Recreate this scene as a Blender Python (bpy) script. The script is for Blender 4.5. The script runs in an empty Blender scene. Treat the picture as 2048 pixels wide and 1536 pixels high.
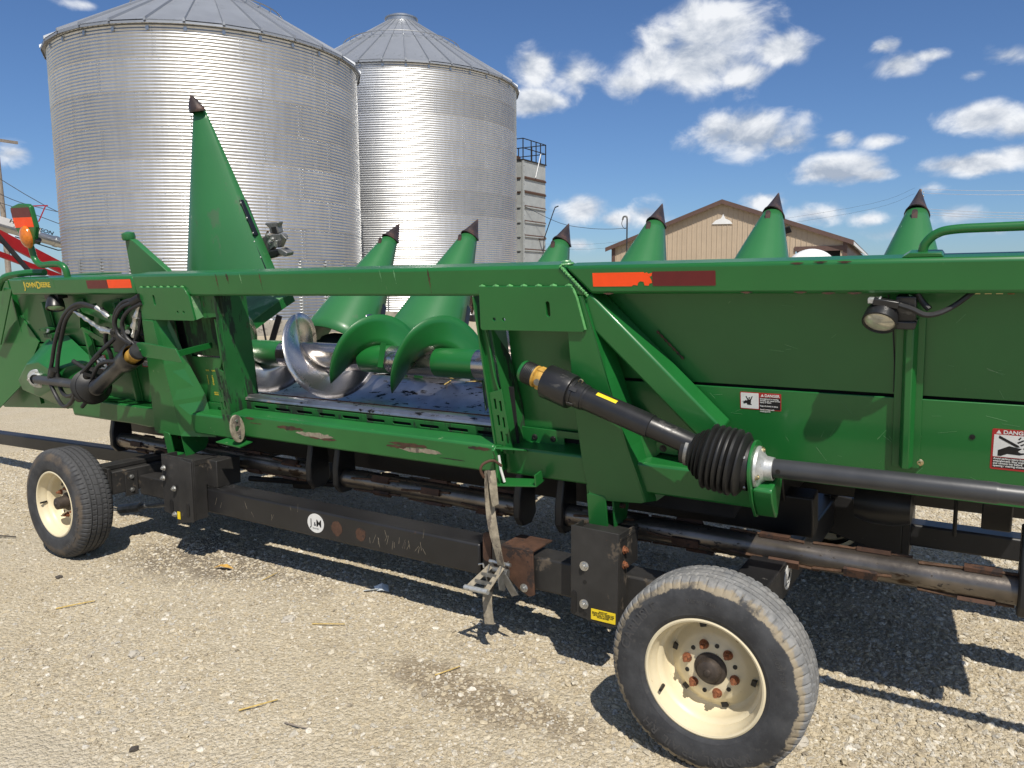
import bpy, bmesh, math, random
from mathutils import Vector, Matrix
random.seed(7)
R_ = math.radians
S = bpy.context.scene
COL = S.collection

# ---------------------------------------------------------------- camera
cam_d = bpy.data.cameras.new('camera')
cam_d.sensor_width = 36.0
cam_d.lens = 27.07
cam_d.clip_start = 0.05
cam_d.clip_end = 6000
cam = bpy.data.objects.new('camera', cam_d)
COL.objects.link(cam)
cam.matrix_world = Matrix((
    (0.84843238, -0.06031718, 0.52585581, 0.0),
    (0.52926907, 0.10805511, -0.84154521, 0.0),
    (-0.00606177, 0.99231342, 0.12360148, 1.55),
    (0, 0, 0, 1)))
S.camera = cam

# ---------------------------------------------------------------- light
SUN_DIR = Vector((0.50, -0.53, 1.0)).normalized()          # towards the sun
SUN_EL = math.asin(SUN_DIR.z)
SUN_AZ = math.atan2(SUN_DIR.x, SUN_DIR.y)
sun_d = bpy.data.lights.new('sun', 'SUN')
sun_d.energy = 4.7
sun_d.angle = R_(0.53)
sun_d.color = (1.0, 0.935, 0.83)
sun = bpy.data.objects.new('sun', sun_d)
COL.objects.link(sun)
sun.rotation_euler = SUN_DIR.to_track_quat('Z', 'Y').to_euler()
S.view_settings.view_transform = 'Standard'
S.view_settings.look = 'None'
S.view_settings.gamma = 1.0
S.view_settings.exposure = 0.12

# ---------------------------------------------------------------- sky
W = bpy.data.worlds.new('World')
S.world = W
W.use_nodes = True
W.cycles.sampling_method = 'MANUAL'
W.cycles.sample_map_resolution = 256
S.cycles.max_bounces = 6
S.cycles.diffuse_bounces = 3
S.cycles.glossy_bounces = 3
S.cycles.transmission_bounces = 2
S.cycles.caustics_reflective = False
S.cycles.caustics_refractive = False
wn, wl = W.node_tree.nodes, W.node_tree.links
wn.clear()
def wnode(t, **k):
    n = wn.new(t)
    for a, b in k.items():
        setattr(n, a, b)
    return n
def wmath(op, a, b=None, c=None, clamp=False):
    n = wnode('ShaderNodeMath', operation=op, use_clamp=clamp)
    for i, v in enumerate((a, b, c)):
        if v is None:
            continue
        if isinstance(v, (int, float)):
            n.inputs[i].default_value = v
        else:
            wl.new(v, n.inputs[i])
    return n.outputs[0]
def wdot(vec, v):
    n = wnode('ShaderNodeVectorMath', operation='DOT_PRODUCT')
    wl.new(vec, n.inputs[0])
    n.inputs[1].default_value = v
    return n.outputs['Value']
sky = wnode('ShaderNodeTexSky', sky_type='NISHITA', sun_disc=False)
sky.sun_elevation = SUN_EL
sky.sun_rotation = SUN_AZ
sky.altitude = 200
sky.air_density = 1.0
sky.dust_density = 0.4
sky.ozone_density = 2.2
tc = wnode('ShaderNodeTexCoord')
DIR = tc.outputs['Generated']
CLOUDS = [(-0.2912, 0.9092, 0.2975, 0.0672, 0.0355, 1.0), (-0.3176, 0.9116, 0.2609, 0.0834, 0.0378, 1.0), (-0.2243, 0.9371, 0.2673, 0.0382, 0.0191, 0.95), (-0.3894, 0.8883, 0.2435, 0.0403, 0.0201, 0.55), (-0.2674, 0.9321, 0.2441, 0.0385, 0.0165, 0.9), (-0.3449, 0.8931, 0.2887, 0.0331, 0.0276, 0.8), (-0.4831, 0.8353, 0.2626, 0.0358, 0.0231, 0.95), (-0.4932, 0.8405, 0.2244, 0.0443, 0.016, 1.0), (-0.4448, 0.859, 0.2537, 0.0434, 0.026, 0.62), (-0.2639, 0.9478, 0.1787, 0.0636, 0.0261, 1.0), (-0.2232, 0.9602, 0.1678, 0.0335, 0.0145, 0.9), (-0.2912, 0.9386, 0.1848, 0.0287, 0.0229, 0.9), (-0.1642, 0.9774, 0.1335, 0.0504, 0.0175, 1.0), (-0.1275, 0.9838, 0.1257, 0.0295, 0.0096, 0.85), (-0.1033, 0.9659, 0.2372, 0.0289, 0.0149, 0.85), (-0.1183, 0.9587, 0.2587, 0.0159, 0.009, 0.6), (-0.0772, 0.9668, 0.2438, 0.0194, 0.0078, 0.65), (-0.0209, 0.9841, 0.1766, 0.0432, 0.0173, 1.0), (0.0195, 0.9857, 0.1672, 0.0371, 0.0176, 1.0), (-0.0274, 0.9911, 0.1301, 0.0592, 0.0128, 1.0), (0.0217, 0.9906, 0.1349, 0.0376, 0.015, 1.0), (-0.1611, 0.9727, 0.1673, 0.0183, 0.0097, 0.62), (-0.12, 0.9795, 0.1619, 0.0252, 0.0094, 0.55), (-0.4458, 0.8897, 0.0984, 0.036, 0.0211, 0.95), (-0.4112, 0.9075, 0.0855, 0.0341, 0.0136, 0.85), (-0.3724, 0.9239, 0.0884, 0.038, 0.0208, 0.8), (-0.2467, 0.9639, 0.1006, 0.0302, 0.0139, 0.85), (-0.1861, 0.9789, 0.0848, 0.0407, 0.0147, 0.6), (-0.1311, 0.9884, 0.0769, 0.0246, 0.0098, 0.55), (-0.0434, 0.9961, 0.0772, 0.0337, 0.0133, 0.6), (-0.4516, 0.8906, 0.0539, 0.0252, 0.0113, 0.6), (-0.0692, 0.9917, 0.1083, 0.0206, 0.0083, 0.45), (-0.0022, 0.9724, 0.2334, 0.0274, 0.0119, 0.55), (-0.0323, 0.9751, 0.2196, 0.0189, 0.0076, 0.45), (-0.8908, 0.4305, 0.1452, 0.0219, 0.0143, 0.75), (-0.8254, 0.481, 0.2954, 0.028, 0.0065, 0.5), (-0.8979, 0.436, 0.0601, 0.0296, 0.0123, 0.4), (-0.0968, 0.9936, 0.0575, 0.0429, 0.0096, 0.4), (-0.0048, 0.9982, 0.0594, 0.0347, 0.0099, 0.4)]
# each cloud is an ellipsoid of directions; they melt together
field = None
for (cx, cy, cz, rx, ry, amp) in CLOUDS:
    if amp < .7: amp += .12
    s_ = Vector((1 / rx, 1 / rx, 1 / ry))
    ma = wnode('ShaderNodeVectorMath', operation='MULTIPLY_ADD')
    wl.new(DIR, ma.inputs[0])
    ma.inputs[1].default_value = s_
    ma.inputs[2].default_value = (-cx * s_.x, -cy * s_.y, -cz * s_.z)
    ln = wnode('ShaderNodeVectorMath', operation='LENGTH')
    wl.new(ma.outputs[0], ln.inputs[0])
    g = wmath('MULTIPLY_ADD', ln.outputs['Value'], -0.80 * amp, 1.28 * amp)
    field = g if field is None else wmath('SMOOTH_MAX', field, g, 0.12)
# unseen rest of the sky: noise cumulus, cover raised to fill the shadows
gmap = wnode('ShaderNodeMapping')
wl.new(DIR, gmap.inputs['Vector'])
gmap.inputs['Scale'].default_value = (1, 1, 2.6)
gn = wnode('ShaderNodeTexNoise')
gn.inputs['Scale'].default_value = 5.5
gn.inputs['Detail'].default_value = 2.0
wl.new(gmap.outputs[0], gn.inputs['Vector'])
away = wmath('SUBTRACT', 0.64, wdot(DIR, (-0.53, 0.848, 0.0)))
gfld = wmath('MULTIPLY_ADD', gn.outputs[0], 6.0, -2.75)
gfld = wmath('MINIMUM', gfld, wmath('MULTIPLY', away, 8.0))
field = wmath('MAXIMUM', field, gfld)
mp = wnode('ShaderNodeMapping')
wl.new(DIR, mp.inputs['Vector'])
mp.inputs['Scale'].default_value = (1, 1, 1.55)
n1 = wnode('ShaderNodeTexNoise')
n1.inputs['Scale'].default_value = 17.0
n1.inputs['Detail'].default_value = 9.0
n1.inputs['Roughness'].default_value = 0.58
n1.inputs['Distortion'].default_value = 0.35
wl.new(mp.outputs[0], n1.inputs['Vector'])
n2 = wnode('ShaderNodeTexNoise')
n2.inputs['Scale'].default_value = 34.0
n2.inputs['Detail'].default_value = 7.0
n2.inputs['Roughness'].default_value = 0.6
wl.new(mp.outputs[0], n2.inputs['Vector'])
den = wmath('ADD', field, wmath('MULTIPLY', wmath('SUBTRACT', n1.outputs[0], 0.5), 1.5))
def wsmooth(x, a, b):
    n = wnode('ShaderNodeMapRange', interpolation_type='SMOOTHSTEP')
    wl.new(x, n.inputs['Value'])
    n.inputs['From Min'].default_value = a
    n.inputs['From Max'].default_value = b
    return n.outputs['Result']
mask = wmath('MULTIPLY', wsmooth(den, 0.30, 0.95), 0.96)
# thick parts are greyer underneath, rims and tops bright
mp3 = wnode('ShaderNodeMapping')
wl.new(DIR, mp3.inputs['Vector'])
mp3.inputs['Scale'].default_value = (1, 1, 1.55)
mp3.inputs['Location'].default_value = (0.004, -0.004, 0.026)
n3 = wnode('ShaderNodeTexNoise')
n3.inputs['Scale'].default_value = 17.0
n3.inputs['Detail'].default_value = 6.0
n3.inputs['Roughness'].default_value = 0.58
n3.inputs['Distortion'].default_value = 0.35
wl.new(mp3.outputs[0], n3.inputs['Vector'])
relief = wmath('SUBTRACT', n1.outputs[0], n3.outputs[0])      # lit from above
shade = wmath('ADD', wmath('MULTIPLY', relief, 2.2), 0.55)
shade = wmath('ADD', shade, wmath('MULTIPLY', wmath('SUBTRACT', n2.outputs[0], 0.5), 0.7))
shade = wmath('SUBTRACT', shade, wmath('MULTIPLY', wsmooth(den, 0.75, 1.5), 0.12), clamp=True)
cr = wnode('ShaderNodeValToRGB')
cr.color_ramp.elements[0].position = 0.1
cr.color_ramp.elements[0].color = (0.40, 0.46, 0.56, 1)
cr.color_ramp.elements[1].position = 0.85
cr.color_ramp.elements[1].color = (0.90, 0.92, 0.95, 1)
wl.new(shade, cr.inputs[0])
bg1 = wnode('ShaderNodeBackground')
bg1.inputs['Strength'].default_value = 0.078
tint = wnode('ShaderNodeMix', data_type='RGBA', blend_type='MULTIPLY')
tint.inputs['Factor'].default_value = 1.0
tint.inputs['B'].default_value = (0.66, 0.86, 1.15, 1)
wl.new(sky.outputs[0], tint.inputs['A'])
wl.new(tint.outputs['Result'], bg1.inputs['Color'])
bg2 = wnode('ShaderNodeBackground')
bg2.inputs['Strength'].default_value = 0.95
wl.new(cr.outputs[0], bg2.inputs['Color'])
mx = wnode('ShaderNodeMixShader')
wl.new(mask, mx.inputs[0])
wl.new(bg1.outputs[0], mx.inputs[1])
wl.new(bg2.outputs[0], mx.inputs[2])
wo = wnode('ShaderNodeOutputWorld')
wl.new(mx.outputs[0], wo.inputs['Surface'])

# ---------------------------------------------------------------- materials
def mat(name, col, rough=0.5, metal=0.0, var=0.12, vs=4.0, spots=None, bump=0.0, bs=60.0, coat=0.0, spec=0.5,
        spots2=None, streak=None, emit=None):
    m = bpy.data.materials.new(name)
    m.use_nodes = True
    nt = m.node_tree
    N, Lk = nt.nodes, nt.links
    b = N['Principled BSDF']
    b.inputs['Roughness'].default_value = rough
    b.inputs['Metallic'].default_value = metal
    b.inputs['Specular IOR Level'].default_value = spec
    if coat:
        b.inputs['Coat Weight'].default_value = coat
        b.inputs['Coat Roughness'].default_value = 0.12
    t = N.new('ShaderNodeTexCoord')
    co = t.outputs['Object']
    no = N.new('ShaderNodeTexNoise')
    no.inputs['Scale'].default_value = vs
    no.inputs['Detail'].default_value = 3
    no.inputs['Roughness'].default_value = 0.62
    Lk.new(co, no.inputs['Vector'])
    r = N.new('ShaderNodeValToRGB')
    r.color_ramp.elements[0].position = 0.3
    r.color_ramp.elements[1].position = 0.7
    r.color_ramp.elements[0].color = (*[max(0, c * (1 - var)) for c in col], 1)
    r.color_ramp.elements[1].color = (*[min(1, c * (1 + var)) for c in col], 1)
    Lk.new(no.outputs[0], r.inputs[0])
    cur = r.outputs[0]
    rcur = None
    for sp in (spots, spots2):
        if not sp:
            continue
        scol, thr, sc, stretch, srough = sp
        mpn = N.new('ShaderNodeMapping')
        mpn.inputs['Scale'].default_value = stretch
        mpn.inputs['Location'].default_value = (sc * .37, 1.7, sc * .11)
        Lk.new(co, mpn.inputs['Vector'])
        n = N.new('ShaderNodeTexNoise')
        n.inputs['Scale'].default_value = sc
        n.inputs['Detail'].default_value = 5
        n.inputs['Roughness'].default_value = 0.7
        Lk.new(mpn.outputs[0], n.inputs['Vector'])
        q = N.new('ShaderNodeMapRange')
        q.interpolation_type = 'SMOOTHSTEP'
        q.inputs['From Min'].default_value = thr
        q.inputs['From Max'].default_value = thr + 0.06
        Lk.new(n.outputs[0], q.inputs['Value'])
        mi = N.new('ShaderNodeMix')
        mi.data_type = 'RGBA'
        Lk.new(q.outputs[0], mi.inputs['Factor'])
        Lk.new(cur, mi.inputs['A'])
        mi.inputs['B'].default_value = (*scol, 1)
        cur = mi.outputs['Result']
        rm = N.new('ShaderNodeMix')
        rm.data_type = 'FLOAT'
        Lk.new(q.outputs[0], rm.inputs['Factor'])
        if rcur is None:
            rm.inputs['A'].default_value = rough
        else:
            Lk.new(rcur, rm.inputs['A'])
        rm.inputs['B'].default_value = srough
        rcur = rm.outputs['Result']
        if metal > 0.3 and srough > 0.55:
            mm = N.new('ShaderNodeMix')
            mm.data_type = 'FLOAT'
            Lk.new(q.outputs[0], mm.inputs['Factor'])
            mm.inputs['A'].default_value = metal
            mm.inputs['B'].default_value = 0.05
            Lk.new(mm.outputs['Result'], b.inputs['Metallic'])
    if rcur is None:
        # fine roughness variation so that no surface is uniformly glossy
        n = N.new('ShaderNodeTexNoise')
        n.inputs['Scale'].default_value = vs * 2.3
        n.inputs['Detail'].default_value = 2
        Lk.new(co, n.inputs['Vector'])
        q = N.new('ShaderNodeMapRange')
        q.inputs['From Min'].default_value = 0.3
        q.inputs['From Max'].default_value = 0.7
        q.inputs['To Min'].default_value = rough * 0.82
        q.inputs['To Max'].default_value = min(1, rough * 1.2)
        Lk.new(n.outputs[0], q.inputs['Value'])
        rcur = q.outputs[0]
    Lk.new(rcur, b.inputs['Roughness'])
    Lk.new(cur, b.inputs['Base Color'])
    if bump:
        n = N.new('ShaderNodeTexNoise')
        n.inputs['Scale'].default_value = bs
        n.inputs['Detail'].default_value = 2
        Lk.new(co, n.inputs['Vector'])
        bp = N.new('ShaderNodeBump')
        bp.inputs['Strength'].default_value = bump
        bp.inputs['Distance'].default_value = 0.004
        Lk.new(n.outputs[0], bp.inputs['Height'])
        Lk.new(bp.outputs[0], b.inputs['Normal'])
    if emit:
        b.inputs['Emission Color'].default_value = (*emit[:3], 1)
        b.inputs['Emission Strength'].default_value = emit[3]
    return m

ONE = (1, 1, 1)
M = {}
M['green'] = mat('green_paint', (0.010, 0.124, 0.024), 0.38, 0, 0.10, 2.2, coat=0.25,
                 spots=((0.045, 0.12, 0.045), 0.68, 5.0, (1, 1, .4), 0.55), spots2=((0.10, 0.19, 0.09), 0.70, 34.0, (1, 1, .22), 0.6), bump=0.30, bs=2.6)
M['green_worn'] = mat('green_paint_worn', (0.013, 0.128, 0.025), 0.42, 0, 0.14, 2.5, coat=0.1,
                      spots=((0.06, 0.06, 0.042), 0.66, 3.3, (.55, 1, 2.2), 0.75), spots2=((0.16, 0.24, 0.12), 0.66, 22.0, (1, 1, 1), 0.6), bump=0.03, bs=30)
M['green_grime_shade'] = mat('green_paint_grime_shade', (0.014, 0.115, 0.025), 0.45, 0, 0.2, 3,
                       spots=((0.012, 0.03, 0.014), 0.50, 7.0, (1.6, 1.6, .35), 0.8), spots2=((0.07, 0.05, 0.03), 0.66, 16.0, (1, 1, .4), 0.85), bump=0.05, bs=40)  # grime, and also the shade painted on the jamb webs
M['green_snout'] = mat('green_plastic', (0.026, 0.150, 0.044), 0.40, 0, 0.08, 1.6, coat=0.1,
                       spots=((0.34, 0.44, 0.34), 0.70, 15.0, (1, 1, .35), 0.6), spots2=((0.05, 0.13, 0.055), 0.60, 4.0, (1, 1, .5), 0.55), bump=0.12, bs=5)
M['green_light'] = mat('green_lit_worn', (0.10, 0.26, 0.11), 0.55, 0, 0.25, 6, spots=((0.22, 0.36, 0.20), 0.56, 14, (1, 1, 1), 0.6))  # paler green for worn paint and for faces with sunlight painted in
M['weld'] = mat('weld_paint', (0.10, 0.30, 0.10), 0.3, 0, 0.2, 40, bump=0.3, bs=90)
M['black'] = mat('black_paint', (0.013, 0.013, 0.014), 0.42, 0, 0.3, 5,
                 spots=((0.10, 0.047, 0.026), 0.66, 6.5, (1, 1, 1), 0.85), spots2=((0.09, 0.085, 0.075), 0.68, 34, (.6, 1, 1.4), 0.8), bump=0.06, bs=45)
M['black_dusty'] = mat('black_paint_dusty', (0.022, 0.021, 0.020), 0.55, 0, 0.4, 6,
                       spots=((0.085, 0.068, 0.05), 0.60, 9, (1, 1, 1), 0.9), spots2=((0.10, 0.045, 0.022), 0.69, 14, (1, 1, 1), 0.9), bump=0.08, bs=50)
M['rust'] = mat('rusty_steel', (0.075, 0.037, 0.022), 0.75, 0.1, 0.4, 14, spots=((0.03, 0.02, 0.017), 0.55, 12, ONE, 0.8), bump=0.2, bs=90)
M['rust_orange'] = mat('rusty_bolt', (0.24, 0.085, 0.035), 0.8, 0.0, 0.4, 60, spots=((0.09, 0.04, 0.02), 0.55, 60, ONE, 0.9), bump=0.2, bs=200)
M['rebar'] = mat('rusty_rebar', (0.085, 0.045, 0.024), 0.8, 0.0, 0.4, 30, bump=0.5, bs=160)
M['roll'] = mat('worn_roll_steel', (0.20, 0.175, 0.15), 0.33, 0.85, 0.35, 5,
                spots=((0.05, 0.032, 0.02), 0.585, 9, (.35, 1, 1), 0.55), spots2=((0.02, 0.014, 0.01), 0.60, 46, (.6, 1, 1), 0.7), bump=0.15, bs=60)
M['steel'] = mat('polished_steel', (0.58, 0.56, 0.54), 0.27, 1.0, 0.16, 5,
                 spots=((0.33, 0.30, 0.29), 0.57, 6, (1, 1, 1), 0.4), spots2=((0.07, 0.05, 0.04), 0.70, 26, (1, 1, .5), 0.7), bump=0.03, bs=70)
M['steel_tube'] = mat('polished_tube', (0.46, 0.43, 0.41), 0.24, 1.0, 0.18, 4,
                      spots=((0.22, 0.185, 0.17), 0.55, 5, (1, 1, 1), 0.42), spots2=((0.20, 0.09, 0.04), 0.70, 16, (1, 1, 1), 0.75), bump=0.03, bs=90)
M['trough'] = mat('worn_trough_steel', (0.40, 0.40, 0.43), 0.32, 0.95, 0.35, 4,
                  spots=((0.014, 0.014, 0.016), 0.565, 24, (.4, 1, 1), 0.7), spots2=((0.16, 0.065, 0.03), 0.60, 5, (.30, 1.8, 1), 0.8), bump=0.05, bs=30)
M['bolt'] = mat('zinc_bolt', (0.55, 0.55, 0.53), 0.38, 0.9, 0.2, 60)
M['brass'] = mat('gold_zinc_bolt', (0.55, 0.46, 0.26), 0.35, 0.9, 0.2, 60)
M['cast'] = mat('grey_cast_metal', (0.24, 0.24, 0.23), 0.5, 0.75, 0.25, 30, bump=0.1, bs=80)
M['alu'] = mat('cast_flange', (0.52, 0.53, 0.52), 0.45, 0.6, 0.2, 40, spots=((0.25, 0.24, 0.22), 0.6, 50, ONE, 0.7), bump=0.15, bs=90)
M['rubber'] = mat('black_rubber', (0.012, 0.012, 0.012), 0.48, 0, 0.3, 12, spots=((0.10, 0.08, 0.06), 0.66, 24, ONE, 0.9), bump=0.06, bs=60)
M['plastic'] = mat('black_plastic', (0.016, 0.016, 0.017), 0.34, 0, 0.25, 9, spots=((0.05, 0.048, 0.045), 0.60, 16, (.5, 1, 1), 0.5), spots2=((0.18, 0.14, 0.10), 0.71, 40, ONE, 0.9), bump=0.06, bs=40)
M['tube_grey'] = mat('grey_shaft_tube', (0.046, 0.048, 0.052), 0.40, 0.2, 0.2, 6, spots=((0.085, 0.085, 0.085), 0.62, 9, (.4, 1, 1), 0.55), bump=0.04, bs=60)
M['yoke'] = mat('yellow_yoke', (0.50, 0.29, 0.055), 0.5, 0, 0.25, 30, spots=((0.20, 0.12, 0.05), 0.6, 40, ONE, 0.8), bump=0.1, bs=90)
M['hose'] = mat('hydraulic_hose', (0.018, 0.018, 0.019), 0.5, 0, 0.3, 20, spots=((0.07, 0.065, 0.06), 0.62, 30, ONE, 0.8), bump=0.05, bs=150)
M['tip'] = mat('snout_tip', (0.035, 0.024, 0.021), 0.42, 0, 0.35, 12, spots=((0.075, 0.04, 0.03), 0.52, 9, ONE, 0.6), bump=0.05, bs=60)
M['strip'] = mat('wear_strip', (0.006, 0.008, 0.013), 0.4, 0, 0.2, 10)
M['orange'] = mat('orange_reflector', (0.95, 0.075, 0.006), 0.45, 0, 0.04, 20, emit=None)
M['redtape'] = mat('dark_red_reflector', (0.115, 0.008, 0.011), 0.35, 0, 0.08, 20)
M['amber'] = mat('amber_lens', (0.55, 0.15, 0.008), 0.18, 0, 0.25, 40, coat=0.6)
M['yellow_text'] = mat('yellow_lettering', (0.62, 0.45, 0.04), 0.45, 0, 0.05, 20)
M['decal_red'] = mat('decal_red', (0.36, 0.018, 0.018), 0.45, 0, 0.05, 20)
M['decal_white'] = mat('decal_white', (0.66, 0.66, 0.64), 0.45, 0, 0.05, 20)
M['decal_black'] = mat('decal_black', (0.008, 0.008, 0.009), 0.45, 0, 0.05, 20)
M['yellow'] = mat('yellow_label', (0.78, 0.58, 0.02), 0.45, 0, 0.06, 30)
M['lamp_glass'] = mat('lamp_lens', (0.62, 0.60, 0.50), 0.12, 0.35, 0.2, 40, coat=0.7)
M['cream'] = mat('cream_rim', (0.66, 0.58, 0.40), 0.42, 0, 0.07, 6, spots=((0.36, 0.26, 0.13), 0.66, 22, ONE, 0.7), spots2=((0.06, 0.045, 0.03), 0.72, 40, ONE, 0.8), bump=0.03, bs=50)
M['hub'] = mat('greasy_hub', (0.055, 0.043, 0.035), 0.6, 0.3, 0.35, 30, bump=0.15, bs=120)
M['letter'] = mat('tyre_letter', (0.05, 0.05, 0.052), 0.6, 0, 0.2, 20)
M['strap'] = mat('strap_webbing', (0.27, 0.235, 0.175), 0.9, 0, 0.3, 40, spots=((0.12, 0.10, 0.08), 0.56, 18, (1, 1, .4), 0.9), bump=0.4, bs=400)
M['concrete'] = mat('concrete', (0.30, 0.275, 0.23), 0.9, 0, 0.2, 2.5, spots=((0.17, 0.155, 0.13), 0.55, 6, (1, 1, 1), 0.9), bump=0.3, bs=30)
M['roofsteel'] = mat('roof_steel', (0.32, 0.34, 0.37), 0.5, 0.55, 0.1, 0.8, spots=((0.24, 0.26, 0.28), 0.58, 1.2, ONE, 0.55))
M['towersteel'] = mat('weathered_grey_paint', (0.36, 0.38, 0.38), 0.7, 0.1, 0.12, 1.4, spots=((0.20, 0.16, 0.13), 0.66, 3.5, (1, 1, .25), 0.8))
M['tan'] = mat('tan_siding', (0.46, 0.37, 0.27), 0.6, 0, 0.05, 1.2)
M['brown'] = mat('brown_trim', (0.105, 0.062, 0.05), 0.55, 0, 0.1, 2)
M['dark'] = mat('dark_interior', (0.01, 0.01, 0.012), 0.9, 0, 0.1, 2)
M['wood'] = mat('weathered_pole', (0.26, 0.22, 0.18), 0.9, 0, 0.2, 6, bump=0.2, bs=40)
M['wire'] = mat('wire', (0.03, 0.03, 0.033), 0.6, 0.2, 0.1, 2)
M['wire_al'] = mat('bright_wire', (0.78, 0.80, 0.82), 0.5, 0.0, 0.1, 2)
M['redpaint'] = mat('red_paint', (0.30, 0.012, 0.016), 0.45, 0, 0.12, 1.5)
M['galv'] = mat('galvanized_tube', (0.46, 0.47, 0.47), 0.36, 0.9, 0.15, 1.2)
M['white'] = mat('white_paint', (0.75, 0.76, 0.76), 0.4, 0, 0.05, 2)
M['straw'] = mat('dry_stalk', (0.50, 0.36, 0.12), 0.8, 0, 0.3, 60)
M['leaf'] = mat('dry_leaf', (0.50, 0.29, 0.06), 0.8, 0, 0.3, 60)
M['stone'] = mat('limestone', (0.47, 0.43, 0.36), 0.9, 0, 0.18, 30, bump=0.4, bs=70)
M['darkstone'] = mat('dark_stone', (0.07, 0.06, 0.05), 0.9, 0, 0.3, 30, bump=0.4, bs=70)
M['litter'] = mat('crumpled_plastic', (0.55, 0.60, 0.64), 0.4, 0, 0.1, 30)
M['brownfan'] = mat('rusty_fan', (0.20, 0.13, 0.10), 0.7, 0.2, 0.3, 3)

# galvanised corrugated sheet: metallic, spangled, slightly different from sheet to sheet
def galv_sheet():
    m = mat('galvanized_sheet', (0.66, 0.67, 0.68), 0.40, 1.0, 0.05, 0.9)
    for l in list(m.node_tree.links):
        if l.to_socket.name == 'Roughness': m.node_tree.links.remove(l)
    m.node_tree.nodes['Principled BSDF'].inputs['Roughness'].default_value = 0.39
    # every ring of sheets weathered a little differently, with faint run-off streaks
    N, Lk = m.node_tree.nodes, m.node_tree.links
    b = N['Principled BSDF']
    src = [l for l in Lk if l.to_socket == b.inputs['Base Color']][0].from_socket
    oi = N.new('ShaderNodeObjectInfo')
    mr = N.new('ShaderNodeMapRange')
    mr.inputs['To Min'].default_value = 0.86
    mr.inputs['To Max'].default_value = 1.04
    Lk.new(oi.outputs['Random'], mr.inputs['Value'])
    tcn = N.new('ShaderNodeTexCoord')
    mpn = N.new('ShaderNodeMapping')
    mpn.inputs['Scale'].default_value = (2.2, 2.2, .10)
    Lk.new(tcn.outputs['Object'], mpn.inputs['Vector'])
    nn = N.new('ShaderNodeTexNoise')
    nn.inputs['Scale'].default_value = 3.0
    nn.inputs['Detail'].default_value = 4
    Lk.new(mpn.outputs[0], nn.inputs['Vector'])
    m2 = N.new('ShaderNodeMapRange')
    m2.inputs['From Min'].default_value = .3
    m2.inputs['From Max'].default_value = .7
    m2.inputs['To Min'].default_value = .90
    m2.inputs['To Max'].default_value = 1.04
    Lk.new(nn.outputs[0], m2.inputs['Value'])
    mu = N.new('ShaderNodeMath'); mu.operation = 'MULTIPLY'
    Lk.new(mr.outputs[0], mu.inputs[0]); Lk.new(m2.outputs[0], mu.inputs[1])
    mm = N.new('ShaderNodeMix'); mm.data_type = 'RGBA'; mm.blend_type = 'MULTIPLY'
    mm.inputs['Factor'].default_value = 1.0
    Lk.new(src, mm.inputs['A']); Lk.new(mu.outputs[0], mm.inputs['B'])
    Lk.new(mm.outputs['Result'], b.inputs['Base Color'])
    return m
M['sheet'] = galv_sheet()

# ---------------------------------------------------------------- mesh helpers
def frame_from(d, up=Vector((0, 0, 1))):
    d = Vector(d).normalized()
    if abs(d.dot(up)) > 0.99:
        up = Vector((1, 0, 0))
    s = d.cross(up).normalized()
    u = s.cross(d).normalized()
    return d, s, u

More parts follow.
